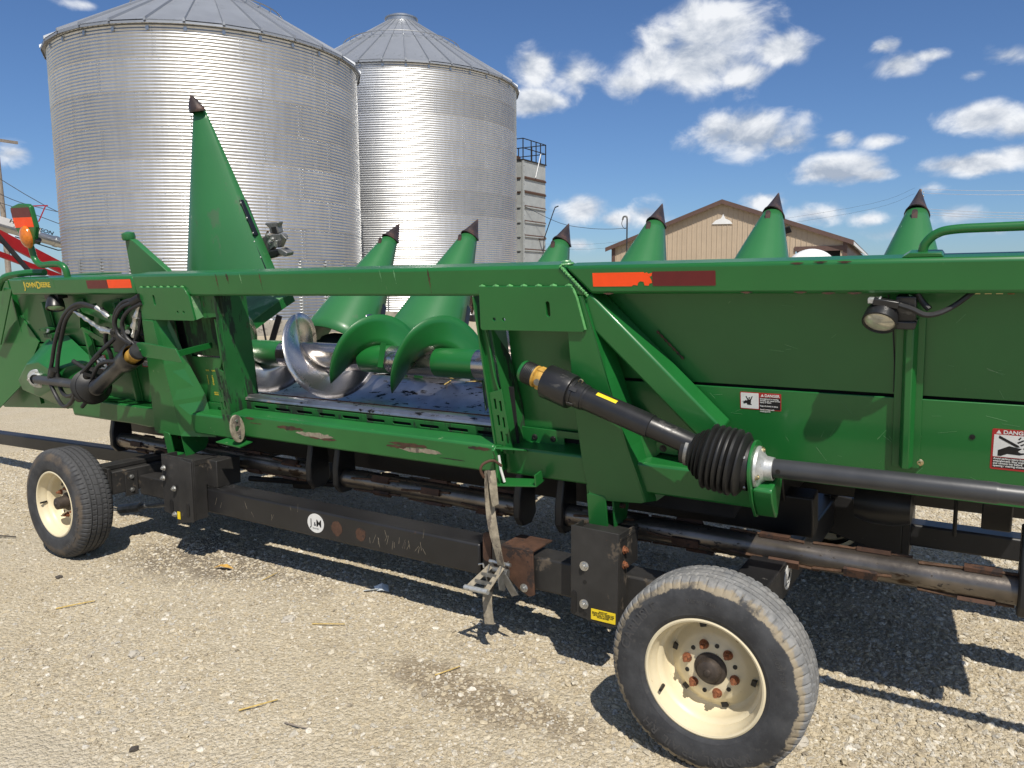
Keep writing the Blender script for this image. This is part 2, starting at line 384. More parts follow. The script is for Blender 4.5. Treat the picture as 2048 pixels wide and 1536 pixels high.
class MB:
    def __init__(self):
        self.v, self.f = [], []
    def add(self, vs, fs):
        o = len(self.v)
        self.v += [tuple(p) for p in vs]
        self.f += [tuple(i + o for i in q) for q in fs]
        return self
    def box(self, x0, x1, y0, y1, z0, z1):
        vs = [(x, y, z) for x in (x0, x1) for y in (y0, y1) for z in (z0, z1)]
        return self.add(vs, [(0, 1, 3, 2), (4, 6, 7, 5), (0, 4, 5, 1), (2, 3, 7, 6), (0, 2, 6, 4), (1, 5, 7, 3)])
    def obox(self, c, ax, h):
        c = Vector(c)
        a = [Vector(q) * k for q, k in zip(ax, h)]
        vs = [c + a[0] * i + a[1] * j + a[2] * k for i in (-1, 1) for j in (-1, 1) for k in (-1, 1)]
        return self.add(vs, [(0, 1, 3, 2), (4, 6, 7, 5), (0, 4, 5, 1), (2, 3, 7, 6), (0, 2, 6, 4), (1, 5, 7, 3)])
    def bar(self, p, q, w, h, up=(0, 0, 1)):
        p, q = Vector(p), Vector(q)
        d, s, u = frame_from(q - p, Vector(up))
        return self.obox((p + q) / 2, (d, s, u), ((q - p).length / 2, w / 2, h / 2))
    def hexa(self, bottom, top):
        return self.add(list(bottom) + list(top), [(3, 2, 1, 0), (4, 5, 6, 7), (0, 1, 5, 4), (1, 2, 6, 5), (2, 3, 7, 6), (3, 0, 4, 7)])
    def prism(self, pts, axis, lo, hi):
        # pts 2-D polygon; axis 'y': pts are (x,z); 'x': (y,z); 'z': (x,y)
        def P(p, t):
            return {'y': (p[0], t, p[1]), 'x': (t, p[0], p[1]), 'z': (p[0], p[1], t)}[axis]
        n = len(pts)
        vs = [P(p, lo) for p in pts] + [P(p, hi) for p in pts]
        fs = [tuple(range(n)), tuple(range(2 * n - 1, n - 1, -1))] + [(i, i + n, (i + 1) % n + n, (i + 1) % n) for i in range(n)]
        return self.add(vs, fs)
    def sheet(self, poly, thick):
        # a flat 3-D polygon given thickness along its normal (backwards)
        p = [Vector(q) for q in poly]
        nrm = Vector((0, 0, 0))
        for i in range(len(p)):
            nrm += p[i].cross(p[(i + 1) % len(p)])
        nrm.normalize()
        n = len(p)
        vs = p + [q - nrm * thick for q in p]
        fs = [tuple(range(n)), tuple(range(2 * n - 1, n - 1, -1))] + [(i, i + n, (i + 1) % n + n, (i + 1) % n) for i in range(n)]
        return self.add(vs, fs)
    def tube(self, path, r, n=12, caps=True):
        path = [Vector(p) for p in path]
        m = len(path)
        rr = r if isinstance(r, (list, tuple)) else [r] * m
        d0 = (path[1] - path[0]).normalized()
        _, s, u = frame_from(d0)
        vs, fs = [], []
        prev = d0
        for i, p in enumerate(path):
            if i == 0:
                d = d0
            elif i == m - 1:
                d = (path[-1] - path[-2]).normalized()
            else:
                d = ((path[i + 1] - p).normalized() + (p - path[i - 1]).normalized()).normalized()
            q = prev.rotation_difference(d)
            s = q @ s
            u = q @ u
            prev = d
            for k in range(n):
                t = 2 * math.pi * k / n
                vs.append(p + (s * math.cos(t) + u * math.sin(t)) * rr[i])
        for i in range(m - 1):
            for k in range(n):
                a, b = i * n + k, i * n + (k + 1) % n
                fs.append((a, b, b + n, a + n))
        if caps:
            fs.append(tuple(range(n - 1, -1, -1)))
            fs.append(tuple(range((m - 1) * n, m * n)))
        return self.add(vs, fs)
    def lathe(self, prof, o, d, n=32, closed=False, a0=0, a1=2 * math.pi):
        # prof: (radius, distance along d)
        d, s, u = frame_from(d)
        o = Vector(o)
        full = abs(a1 - a0 - 2 * math.pi) < 1e-6
        nn = n if full else n + 1
        vs, fs = [], []
        for r, h in prof:
            for k in range(nn):
                t = a0 + (a1 - a0) * k / n
                vs.append(o + d * h + (s * math.cos(t) + u * math.sin(t)) * r)
        m = len(prof)
        for i in range(m if closed else m - 1):
            j = (i + 1) % m
            for k in range(n):
                k2 = (k + 1) % nn
                fs.append((i * nn + k, i * nn + k2, j * nn + k2, j * nn + k))
        return self.add(vs, fs)
    def disc(self, o, d, r, n=24):
        d, s, u = frame_from(d)
        o = Vector(o)
        return self.add([o + (s * math.cos(2 * math.pi * k / n) + u * math.sin(2 * math.pi * k / n)) * r for k in range(n)], [tuple(range(n))])
    def cyl(self, p, q, r, n=16, r2=None):
        return self.tube([p, q], [r, r if r2 is None else r2], n)
    def hexbolt(self, p, d, r=0.012, h=0.009):
        d, s, u = frame_from(d)
        p = Vector(p)
        self.tube([p, p + d * h], r, 6)
        self.tube([p + d * h, p + d * (h * 1.5)], r * 0.55, 10)
        return self.tube([p, p + d * h * .25], r * 1.35, 14)
    def mesh(self, name, mats, smooth=35):
        me = bpy.data.meshes.new(name)
        me.from_pydata([tuple(p) for p in self.v], [], self.f)
        bm = bmesh.new()
        bm.from_mesh(me)
        bmesh.ops.recalc_face_normals(bm, faces=bm.faces)
        bm.to_mesh(me)
        bm.free()
        if smooth:
            me.polygons.foreach_set('use_smooth', [True] * len(me.polygons))
            me.set_sharp_from_angle(angle=R_(smooth))
        for q in (mats if isinstance(mats, (list, tuple)) else [mats]):
            me.materials.append(M[q] if isinstance(q, str) else q)
        return me
    def build(self, name, m, parent=None, smooth=35, bevel=0.0, loc=None):
        o = bpy.data.objects.new(name, self.mesh(name, m, smooth))
        COL.objects.link(o)
        if parent:
            o.parent = parent
        if loc is not None:
            o.location = loc
        if bevel:
            b = o.modifiers.new('bevel', 'BEVEL')
            b.width = bevel
            b.segments = 2
            b.limit_method = 'ANGLE'
            b.angle_limit = R_(40)
        return o

def empty(name, loc=(0, 0, 0), rot=(0, 0, 0)):
    o = bpy.data.objects.new(name, None)
    COL.objects.link(o)
    o.location = loc
    o.rotation_euler = rot
    o.empty_display_size = 0.2
    return o
def tag(o, label=None, cat=None, group=None, kind=None):
    if label: o['label'] = label
    if cat: o['category'] = cat
    if group: o['group'] = group
    if kind: o['kind'] = kind
    return o
def inst(src, name, parent=None, loc=(0, 0, 0), rot=(0, 0, 0), scale=(1, 1, 1)):
    o = bpy.data.objects.new(name, src.data if hasattr(src, 'data') else src)
    COL.objects.link(o)
    o.parent = parent
    o.location = loc
    o.rotation_euler = rot
    o.scale = scale
    return o

def curve_mesh(outer, holes, depth, bevel=0.0):
    cu = bpy.data.curves.new('c', 'CURVE')
    cu.dimensions = '2D'
    cu.fill_mode = 'BOTH'
    cu.extrude = depth / 2 - bevel
    cu.bevel_depth = bevel
    cu.bevel_resolution = 1
    for poly in [outer] + list(holes):
        sp = cu.splines.new('POLY')
        sp.points.add(len(poly) - 1)
        for i, (x, y) in enumerate(poly):
            sp.points[i].co = (x, y, 0, 1)
        sp.use_cyclic_u = True
    o = bpy.data.objects.new('c', cu)
    me = bpy.data.meshes.new_from_object(o)
    bpy.data.objects.remove(o)
    bpy.data.curves.remove(cu)
    return me
def place_mesh(me, o, xd, yd):
    # maps mesh x,y,z to o + x*xd + y*yd + z*(xd x yd)
    xd, yd = Vector(xd).normalized(), Vector(yd).normalized()
    zd = xd.cross(yd)
    o = Vector(o)
    me.transform(Matrix(((xd.x, yd.x, zd.x, o.x), (xd.y, yd.y, zd.y, o.y), (xd.z, yd.z, zd.z, o.z), (0, 0, 0, 1))))
def meshobj(name, me, m, parent=None, loc=None, smooth=35):
    me.materials.clear()
    me.materials.append(M[m] if isinstance(m, str) else m)
    if smooth:
        me.polygons.foreach_set('use_smooth', [True] * len(me.polygons))
        me.set_sharp_from_angle(angle=R_(smooth))
    o = bpy.data.objects.new(name, me)
    COL.objects.link(o)
    o.parent = parent
    if loc is not None:
        o.location = loc
    return o
def text_mesh(s, size, extrude=0.0006, bold=0.0, sx=1.0, align='LEFT', shear=0.0, space=1.0, lines=1.0):
    cu = bpy.data.curves.new('t', 'FONT')
    cu.body = s
    cu.size = size
    cu.extrude = extrude
    cu.offset = bold
    cu.align_x = align
    cu.shear = shear
    cu.space_character = space
    cu.space_line = lines
    cu.resolution_u = 3
    o = bpy.data.objects.new('t', cu)
    me = bpy.data.meshes.new_from_object(o)
    bpy.data.objects.remove(o)
    bpy.data.curves.remove(cu)
    if sx != 1.0:
        me.transform(Matrix.Diagonal((sx, 1, 1, 1)))
    return me
def rrect(x0, x1, y0, y1, r, n=4):
    pts = []
    for cx, cy, a in ((x1 - r, y1 - r, 0), (x0 + r, y1 - r, 90), (x0 + r, y0 + r, 180), (x1 - r, y0 + r, 270)):
        for k in range(n + 1):
            t = R_(a + 90 * k / n)
            pts.append((cx + r * math.cos(t), cy + r * math.sin(t)))
    return pts
def circ(x, y, r, n=14):
    return [(x + r * math.cos(2 * math.pi * k / n), y + r * math.sin(2 * math.pi * k / n)) for k in range(n)]
def spline(pts, n=8):
    pts = [Vector(p) for p in pts]
    out = []
    for i in range(len(pts) - 1):
        p0 = pts[max(i - 1, 0)]; p1 = pts[i]; p2 = pts[i + 1]; p3 = pts[min(i + 2, len(pts) - 1)]
        for k in range(n):
            t = k / n
            out.append(0.5 * ((2 * p1) + (p2 - p0) * t + (2 * p0 - 5 * p1 + 4 * p2 - p3) * t * t + (3 * p1 - p0 - 3 * p2 + p3) * t ** 3))
    out.append(pts[-1])
    return out
from mathutils import noise as mnoise
def nz(x, y, s, seed=0):
    return mnoise.noise(Vector((x * s + seed * 13.1, y * s - seed * 7.7, seed * 3.3)))

# ---------------------------------------------------------------- ground
def lines(a, b, fine0, fine1, step):
    L = []
    x = fine0
    while x <= fine1 + 1e-6:
        L.append(x); x += step
    g, s = fine1, step
    while g < b:
        s *= 1.35; g += s; L.append(min(g, b))
    g, s = fine0, step
    while g > a:
        s *= 1.35; g -= s; L.insert(0, max(g, a))
    return L
def ground_h(x, y):
    d = math.hypot(x, y)
    k = max(0.0, min(1.0, (14 - d) / 8))
    h = 0.012 * nz(x, y, 0.9, 1) + 0.008 * nz(x, y, 2.7, 2) + 0.005 * nz(x, y, 8, 3)
    for wx, wy in ((-0.71, 2.36), (-4.56, 2.36)):
        h *= min(1, math.hypot(x - wx, y - wy) / 0.5)
    return h * k - 0.004
gx = lines(-2500, 2500, -7.5, 2.5, 0.07)
gy = lines(-600, 2500, 1.2, 7.5, 0.07)
gv = [(x, y, ground_h(x, y)) for y in gy for x in gx]
nx = len(gx)
gf = [(j * nx + i, j * nx + i + 1, (j + 1) * nx + i + 1, (j + 1) * nx + i) for j in range(len(gy) - 1) for i in range(nx - 1)]
gm = bpy.data.meshes.new('ground')
gm.from_pydata(gv, [], gf)
gm.polygons.foreach_set('use_smooth', [True] * len(gm.polygons))
ground = bpy.data.objects.new('ground', gm)
COL.objects.link(ground)
tag(ground, 'pale crushed limestone yard with dusty patches', 'ground', kind='structure')

def ground_mat():
    m = bpy.data.materials.new('crushed_limestone')
    m.use_nodes = True
    N, Lk = m.node_tree.nodes, m.node_tree.links
    b = N['Principled BSDF']
    b.inputs['Roughness'].default_value = 0.95
    b.inputs['Specular IOR Level'].default_value = 0.2
    t = N.new('ShaderNodeTexCoord')
    co = t.outputs['Object']
    def noise(sc, det=5, rough=.6):
        n = N.new('ShaderNodeTexNoise')
        n.inputs['Scale'].default_value = sc
        n.inputs['Detail'].default_value = det
        n.inputs['Roughness'].default_value = rough
        Lk.new(co, n.inputs['Vector'])
        return n.outputs[0]
    def ramp(x, *stops):
        r = N.new('ShaderNodeValToRGB')
        e = r.color_ramp.elements
        while len(e) < len(stops):
            e.new(0.5)
        for q, (p, c) in zip(e, stops):
            q.position = p
            q.color = (*c, 1)
        Lk.new(x, r.inputs[0])
        return r.outputs[0]
    def mix(f, a, c, mode='MIX'):
        n = N.new('ShaderNodeMix')
        n.data_type = 'RGBA'
        n.blend_type = mode
        if isinstance(f, float): n.inputs['Factor'].default_value = f
        else: Lk.new(f, n.inputs['Factor'])
        for k, v in (('A', a), ('B', c)):
            if isinstance(v, tuple): n.inputs[k].default_value = (*v, 1)
            else: Lk.new(v, n.inputs[k])
        return n.outputs['Result']
    base = ramp(noise(1.1, 7), (0.3, (0.38, 0.315, 0.21)), (0.55, (0.54, 0.465, 0.33)), (0.75, (0.60, 0.54, 0.43)))
    gry = N.new('ShaderNodeMapRange'); gry.interpolation_type = 'SMOOTHSTEP'
    gry.inputs['From Min'].default_value = .46; gry.inputs['From Max'].default_value = .62; gry.inputs['To Max'].default_value = .75
    Lk.new(noise(.62, 5), gry.inputs['Value'])
    base = mix(gry.outputs[0], base, (0.50, 0.47, 0.41))
    vor = N.new('ShaderNodeTexVoronoi')
    vor.inputs['Scale'].default_value = 62
    Lk.new(co, vor.inputs['Vector'])
    vc = ramp(vor.outputs['Color'], (0.1, (0.36, 0.30, 0.20)), (0.5, (0.54, 0.465, 0.33)), (0.92, (0.70, 0.63, 0.49)))
    vor2 = N.new('ShaderNodeTexVoronoi')
    vor2.inputs['Scale'].default_value = 170
    Lk.new(co, vor2.inputs['Vector'])
    vc2 = ramp(vor2.outputs['Color'], (0.1, (0.38, 0.315, 0.21)), (0.5, (0.54, 0.465, 0.33)), (0.92, (0.68, 0.60, 0.47)))
    c = mix(0.55, base, vc)
    c = mix(0.45, c, vc2)
    fine = ramp(noise(260, 3), (0.35, (0.66, 0.66, 0.66)), (0.65, (1.0, 1.0, 1.0)))
    c = mix(0.55, c, fine, 'MULTIPLY')
    # oily brown stain patch in front of the left wheel
    def blob(cx, cy, rx, ry):
        mp_ = N.new('ShaderNodeMapping')
        mp_.inputs['Location'].default_value = (-cx / rx, -cy / ry, 0)
        mp_.inputs['Scale'].default_value = (1 / rx, 1 / ry, 0)
        Lk.new(co, mp_.inputs['Vector'])
        l = N.new('ShaderNodeVectorMath')
        l.operation = 'LENGTH'
        Lk.new(mp_.outputs[0], l.inputs[0])
        a = N.new('ShaderNodeMath')
        a.operation = 'MULTIPLY_ADD'
        Lk.new(noise(2.6, 6), a.inputs[0])
        a.inputs[1].default_value = 1.8
        a.inputs[2].default_value = -0.9
        s = N.new('ShaderNodeMath')
        s.operation = 'ADD'
        Lk.new(l.outputs['Value'], s.inputs[0])
        Lk.new(a.outputs[0], s.inputs[1])
        q = N.new('ShaderNodeMapRange')
        q.interpolation_type = 'SMOOTHSTEP'
        q.inputs['From Min'].default_value = 1.0
        q.inputs['From Max'].default_value = 0.35
        q.inputs['To Min'].default_value = 0
        q.inputs['To Max'].default_value = 0.62
        Lk.new(s.outputs[0], q.inputs['Value'])
        return q.outputs[0]
    c = mix(blob(-3.75, 2.72, 1.05, 0.42), c, (0.085, 0.06, 0.04))
    c = mix(blob(-1.62, 2.3, 0.8, 0.18), c, (0.17, 0.125, 0.08))
    Lk.new(c, b.inputs['Base Color'])
    # relief
    hgt = N.new('ShaderNodeMath')
    hgt.operation = 'MULTIPLY_ADD'
    d1 = N.new('ShaderNodeMath'); d1.operation = 'MULTIPLY'
    Lk.new(vor.outputs['Distance'], d1.inputs[0]); d1.inputs[1].default_value = -1.0
    Lk.new(vor2.outputs['Distance'], hgt.inputs[0])
    hgt.inputs[1].default_value = -0.45
    Lk.new(d1.outputs[0], hgt.inputs[2])
    bp = N.new('ShaderNodeBump')
    bp.inputs['Strength'].default_value = 0.75
    bp.inputs['Distance'].default_value = 0.012
    Lk.new(hgt.outputs[0], bp.inputs['Height'])
    Lk.new(bp.outputs[0], b.inputs['Normal'])
    return m
gm.materials.append(ground_mat())

# loose gravel lying on the near ground: instanced pebbles on a patch
def pebble_mat():
    m = bpy.data.materials.new('pebble')
    m.use_nodes = True
    N, Lk = m.node_tree.nodes, m.node_tree.links
    b = N['Principled BSDF']
    b.inputs['Roughness'].default_value = 0.92
    b.inputs['Specular IOR Level'].default_value = 0.25
    oi = N.new('ShaderNodeObjectInfo')
    r = N.new('ShaderNodeValToRGB')
    e = r.color_ramp.elements
    e[0].position = 0.0; e[0].color = (0.30, 0.26, 0.20, 1)
    e[1].position = 1.0; e[1].color = (0.66, 0.62, 0.54, 1)
    for p, c in ((0.18, (0.42, 0.355, 0.245)), (0.5, (0.50, 0.43, 0.305)), (0.62, (0.41, 0.385, 0.335)), (0.78, (0.53, 0.47, 0.355)), (0.92, (0.57, 0.52, 0.42))):
        q = e.new(p); q.color = (*c, 1)
    Lk.new(oi.outputs['Random'], r.inputs[0])
    t = N.new('ShaderNodeTexCoord')
    n = N.new('ShaderNodeTexNoise')
    n.inputs['Scale'].default_value = 2.2
    n.inputs['Detail'].default_value = 5
    Lk.new(t.outputs['Object'], n.inputs['Vector'])
    mr = N.new('ShaderNodeMapRange')
    mr.inputs['From Min'].default_value = 0.3
    mr.inputs['From Max'].default_value = 0.7
    mr.inputs['To Min'].default_value = 0.75
    mr.inputs['To Max'].default_value = 1.15
    Lk.new(n.outputs[0], mr.inputs['Value'])
    mx_ = N.new('ShaderNodeMix'); mx_.data_type = 'RGBA'; mx_.blend_type = 'MULTIPLY'
    mx_.inputs['Factor'].default_value = 1.0
    Lk.new(r.outputs[0], mx_.inputs['A'])
    Lk.new(mr.outputs[0], mx_.inputs['B'])
    Lk.new(mx_.outputs['Result'], b.inputs['Base Color'])
    return m
def make_gravel():
    xs = [-8.0 + 0.12 * i for i in range(91)]
    ys = [1.3 + 0.12 * i for i in range(76)]
    v, f, den = [], [], []
    keep = {}
    for j, y in enumerate(ys):
        for i, x in enumerate(xs):
            # only the wedge in front of the camera
            keep[(i, j)] = len(v)
            v.append((x, y, ground_h(x, y)))
            a = math.degrees(math.atan2(-x, y))
            inside = -12 < a < 73
            n = nz(x, y, 0.75, 5) + 0.5 * nz(x, y, 2.3, 6)
            d = 0.60 + 0.85 * n
            dist = math.hypot(x, y)
            # coarse clean gravel under and behind the header, dusty trodden fines towards the viewer
            coarse = max(0, min(1, (y - 2.1) / 0.8))
            if x > -1.9: coarse = max(coarse, min(1, (x + 1.9) / 1.2))
            dust = max(0, min(1, .55 + 1.7 * nz(x, y, 0.55, 9)))
            d = max(0.05, d * (0.20 + 0.45 * dust + 0.5 * coarse) + 0.62 * coarse)
            d *= max(0.2, min(1, 6.5 / max(dist, 1)))
            den.append(max(0, d) if inside else 0)
    nxx = len(xs)
    for j in range(len(ys) - 1):
        for i in range(nxx - 1):
            q = (j * nxx + i, j * nxx + i + 1, (j + 1) * nxx + i + 1, (j + 1) * nxx + i)
            if any(den[k] > 0 for k in q):
                f.append(q)
    me = bpy.data.meshes.new('gravel')
    me.from_pydata(v, [], f)
    at = me.attributes.new('den', 'FLOAT', 'POINT')
    at.data.foreach_set('value', den)
    at = me.attributes.new('den2', 'FLOAT', 'POINT')
    at.data.foreach_set('value', [den[i] * max(.12, min(1, (v[i][0] + 2.6) / 1.6, ) if v[i][1] < 2.9 else min(1, (v[i][0] + 6) / 4)) for i in range(len(v))])
    o = bpy.data.objects.new('gravel', me)
    COL.objects.link(o)
    tag(o, 'loose pale limestone gravel scattered over the yard', 'gravel', kind='stuff')
    pm = pebble_mat()
    ng = bpy.data.node_groups.new('gravel', 'GeometryNodeTree')
    ng.interface.new_socket('Geometry', in_out='INPUT', socket_type='NodeSocketGeometry')
    ng.interface.new_socket('Geometry', in_out='OUTPUT', socket_type='NodeSocketGeometry')
    N, Lk = ng.nodes, ng.links
    gi, go = N.new('NodeGroupInput'), N.new('NodeGroupOutput')
    na = N.new('GeometryNodeInputNamedAttribute')
    na.data_type = 'FLOAT'
    na.inputs['Name'].default_value = 'den'
    nb = N.new('GeometryNodeInputNamedAttribute')
    nb.data_type = 'FLOAT'
    nb.inputs['Name'].default_value = 'den2'
    joins = N.new('GeometryNodeJoinGeometry')
    variants = N.new('GeometryNodeGeometryToInstance')
    for k in range(4):
        ico = N.new('GeometryNodeMeshIcoSphere')
        ico.inputs['Radius'].default_value = 1.0
        ico.inputs['Subdivisions'].default_value = 2
        pos = N.new('GeometryNodeInputPosition')
        tn = N.new('ShaderNodeTexNoise')
        tn.noise_dimensions = '4D'
        tn.inputs['W'].default_value = k * 5.3 + 1
        tn.inputs['Scale'].default_value = 1.15
        tn.inputs['Detail'].default_value = 1.5
        sub = N.new('ShaderNodeVectorMath'); sub.operation = 'SUBTRACT'
        sub.inputs[1].default_value = (0.5, 0.5, 0.5)
        sc = N.new('ShaderNodeVectorMath'); sc.operation = 'SCALE'
        sc.inputs['Scale'].default_value = 1.9
        sp = N.new('GeometryNodeSetPosition')
        Lk.new(pos.outputs[0], tn.inputs['Vector'])
        Lk.new(tn.outputs['Color'], sub.inputs[0])
        Lk.new(sub.outputs[0], sc.inputs[0])
        Lk.new(ico.outputs['Mesh'], sp.inputs['Geometry'])
        Lk.new(sc.outputs[0], sp.inputs['Offset'])
        tr = N.new('GeometryNodeTransform')
        tr.inputs['Scale'].default_value = (1.0, 0.78, 0.55)
        Lk.new(sp.outputs[0], tr.inputs['Geometry'])
        sm = N.new('GeometryNodeSetMaterial')
        sm.inputs['Material'].default_value = pm
        Lk.new(tr.outputs[0], sm.inputs['Geometry'])
        g2 = N.new('GeometryNodeGeometryToInstance')
        Lk.new(sm.outputs[0], g2.inputs[0])
        Lk.new(g2.outputs[0], joins.inputs[0])
    outs = N.new('GeometryNodeJoinGeometry')
    for k, (dens, smin, smax, seed) in enumerate(((5200, 0.0025, 0.0060, 1), (1250, 0.0060, 0.0120, 2), (330, 0.011, 0.019, 3))):
        mm = N.new('ShaderNodeMath'); mm.operation = 'MULTIPLY'
        Lk.new((nb if k == 2 else na).outputs[0], mm.inputs[0]); mm.inputs[1].default_value = dens
        ds = N.new('GeometryNodeDistributePointsOnFaces')
        ds.inputs['Seed'].default_value = seed
        Lk.new(gi.outputs[0], ds.inputs['Mesh'])
        Lk.new(mm.outputs[0], ds.inputs['Density'])
        ip = N.new('GeometryNodeInstanceOnPoints')
        Lk.new(ds.outputs['Points'], ip.inputs['Points'])
        Lk.new(joins.outputs[0], ip.inputs['Instance'])
        ip.inputs['Pick Instance'].default_value = True
        ri = N.new('FunctionNodeRandomValue'); ri.data_type = 'INT'
        ri.inputs['Min'].default_value = 0 if False else ri.inputs['Min'].default_value
        for s_ in ri.inputs:
            if s_.name == 'Min' and s_.type == 'INT': s_.default_value = 0
            if s_.name == 'Max' and s_.type == 'INT': s_.default_value = 3
        ri.inputs['Seed'].default_value = seed + 20
        Lk.new([q for q in ri.outputs if q.type == 'INT'][0], ip.inputs['Instance Index'])
        rr = N.new('FunctionNodeRandomValue'); rr.data_type = 'FLOAT_VECTOR'
        rr.inputs[0].default_value = (-0.5, -0.5, 0)
        rr.inputs[1].default_value = (0.5, 0.5, 6.283)
        rr.inputs['Seed'].default_value = seed + 40
        Lk.new(rr.outputs[0], ip.inputs['Rotation'])
        rs = N.new('FunctionNodeRandomValue'); rs.data_type = 'FLOAT'
        fl = [q for q in rs.inputs if q.type == 'VALUE']
        fl[0].default_value = smin; fl[1].default_value = smax
        rs.inputs['Seed'].default_value = seed + 60
        Lk.new([q for q in rs.outputs if q.type == 'VALUE'][0], ip.inputs['Scale'])
        Lk.new(ip.outputs[0], outs.inputs[0])
    Lk.new(outs.outputs[0], go.inputs[0])
    md = o.modifiers.new('gravel', 'NODES')
    md.node_group = ng
make_gravel()

# ---------------------------------------------------------------- grain bins
def corrugated_ring(r, h, waves, seg, bolts, rows_shift):
    mb = MB()
    per = 6
    prof = []
    for i in range(waves * per + 1):
        t = i / per
        prof.append((r + 0.016 * math.cos(2 * math.pi * t), h * i / (waves * per)))
    mb.lathe(prof, (0, 0, 0), (0, 0, 1), seg)
    # bolts: two columns at every vertical lap, one row round the top lap
    def bolt(a, z, rr, s=0.010):
        c, q = math.cos(a), math.sin(a)
        p = Vector((c * rr, q * rr, z))
        mb.obox(p, (Vector((c, q, 0)), Vector((-q, c, 0)), Vector((0, 0, 1))), (0.016, s, s))
    for k in range(bolts):
        a = 2 * math.pi * k / bolts
        for w in range(waves):
            z = h * (w + 0.5) / waves
            for da in (-0.055, 0.055):
                bolt(a + da / r, z, r - 0.008)
    for k in range(bolts * 12):
        bolt(2 * math.pi * (k + .5) / (bolts * 12), h - h / waves * .5, r - 0.004, 0.010)
    return mb
def grain_bin(loc, r, rings, ring_h, waves, z0, n_panel, slope, rc, label, stiff_h, rot):
    b = empty('grain_bin', loc, (0, 0, rot))
    tag(b, label, 'grain bin', 'galvanized grain bins behind the corn head')
    src = corrugated_ring(r, ring_h, waves, 216, 13, 0).mesh('wall_ring', 'sheet', 50)
    for k in range(rings):
        inst(src, 'wall_ring', b, (0, 0, z0 + ring_h * k), (0, 0, (k % 2) * math.pi / 13 + .3 + k * .002), (1 + .0006 * (k % 2), 1 + .0006 * (k % 2), 1))
    eave = z0 + rings * ring_h
    # foundation
    MB().lathe([(r + .02, z0 - .002), (r + .34, z0 - .01), (r + .36, z0 - .05), (r + .37, z0 - .28), (r + .42, z0 - .285), (r + .43, -.1)], (0, 0, 0), (0, 0, 1), 96).build('foundation', 'concrete', b)
    # roof panels, each a wedge with a raised rib on its edge
    re_ = r + 0.17
    ze = eave + 0.02
    zc = ze + (re_ - rc) * slope
    da = 2 * math.pi / n_panel
    mb = MB()
    def P(rad, a, up=0.0):
        z = zc + (rc - rad) * slope
        return (rad * math.cos(a), rad * math.sin(a), z + up)
    g = da * 0.012
    top = [P(re_, g), P(re_, da - g), P(rc, da - g), P(rc, g)]
    mb.hexa([(x, y, z - .03) for x, y, z in top], top)
    for s in (0,):
        w = 0.045
        lo = [P(re_ + .03, s - w / re_), P(re_ + .03, s + w / re_), P(rc, s + .025 / rc), P(rc, s - .025 / rc)]
        w2 = 0.02
        hi = [P(re_ + .03, s - w2 / re_, .085), P(re_ + .03, s + w2 / re_, .085), P(rc, s + .012 / rc, .05), P(rc, s - .012 / rc, .05)]
        mb.hexa([(x, y, z - .02) for x, y, z in lo], hi)
    # bent-down eave lip
    mb.hexa([P(re_, g, -.10), P(re_, da - g, -.10), P(re_ - .02, da - g, -.10), P(re_ - .02, g, -.10)], [P(re_, g, 0), P(re_, da - g, 0), P(re_ - .02, da - g, 0), P(re_ - .02, g, 0)])
    pm = mb.mesh('roof_panel', 'roofsteel', 30)
    for k in range(n_panel):
        inst(pm, 'roof_panel', b, (0, 0, 0), (0, 0, k * da))
    # soffit closing the overhang
    MB().lathe([(r - .02, eave - .03), (re_ - .03, eave - .02), (re_ - .03, eave + .0)], (0, 0, 0), (0, 0, 1), 96).build('eave_ring', 'roofsteel', b)
    # eave clips on the wall below each rib
    cm = MB().box(r - .01, r + .035, -.05, .05, eave - .26, eave - .13).mesh('eave_clip', 'galv', 0)
    for k in range(n_panel):
        inst(cm, 'eave_clip', b, (0, 0, 0), (0, 0, k * da))
    # roof rings standing on small feet
    for rr in (0.42,):
        rad = rc + (re_ - rc) * rr
        z = zc + (rc - rad) * slope + .20
        pts = [(rad * math.cos(2 * math.pi * k / 72), rad * math.sin(2 * math.pi * k / 72), z) for k in range(73)]
        MB().tube(pts, .022, 6).build('roof_ring', 'galv', b)
        fm = MB().bar((rad, 0, z - .24), (rad, 0, z), .03, .03).mesh('ring_foot', 'galv', 0)
        for k in range(n_panel):
            inst(fm, 'ring_foot', b, (0, 0, 0), (0, 0, k * da))
    # centre collar and lid
    MB().lathe([(rc + .05, zc - .06), (rc + .05, zc + .16), (rc + .09, zc + .17), (rc + .09, zc + .24), (rc * .75, zc + .36), (rc * .3, zc + .42), (0.01, zc + .43)], (0, 0, 0), (0, 0, 1), 48).build('roof_cap', 'galv', b)
    # vertical stiffeners on the lower wall
    sm = MB().box(r + .005, r + .055, -.035, .035, 0, stiff_h).mesh('stiffener', 'galv', 0)
    for k in range(n_panel):
        inst(sm, 'stiffener', b, (0, 0, z0), (0, 0, k * da))
    return b
bin1 = grain_bin((-26.22, 20.20, 0), 5.486, 9, 1.052, 10, 0.51, 30, math.tan(R_(31)), 0.62,
                 'nearer wide galvanized grain bin on the left, its peak out of frame', 2.05, 0.05)
bin2 = grain_bin((-27.5, 33.2, 0), 6.04, 10, 1.14, 11, 0.50, 36, math.tan(R_(33)), 0.78,
                 'farther galvanized grain bin on the right with its whole round cap showing', 2.1, 0.02)
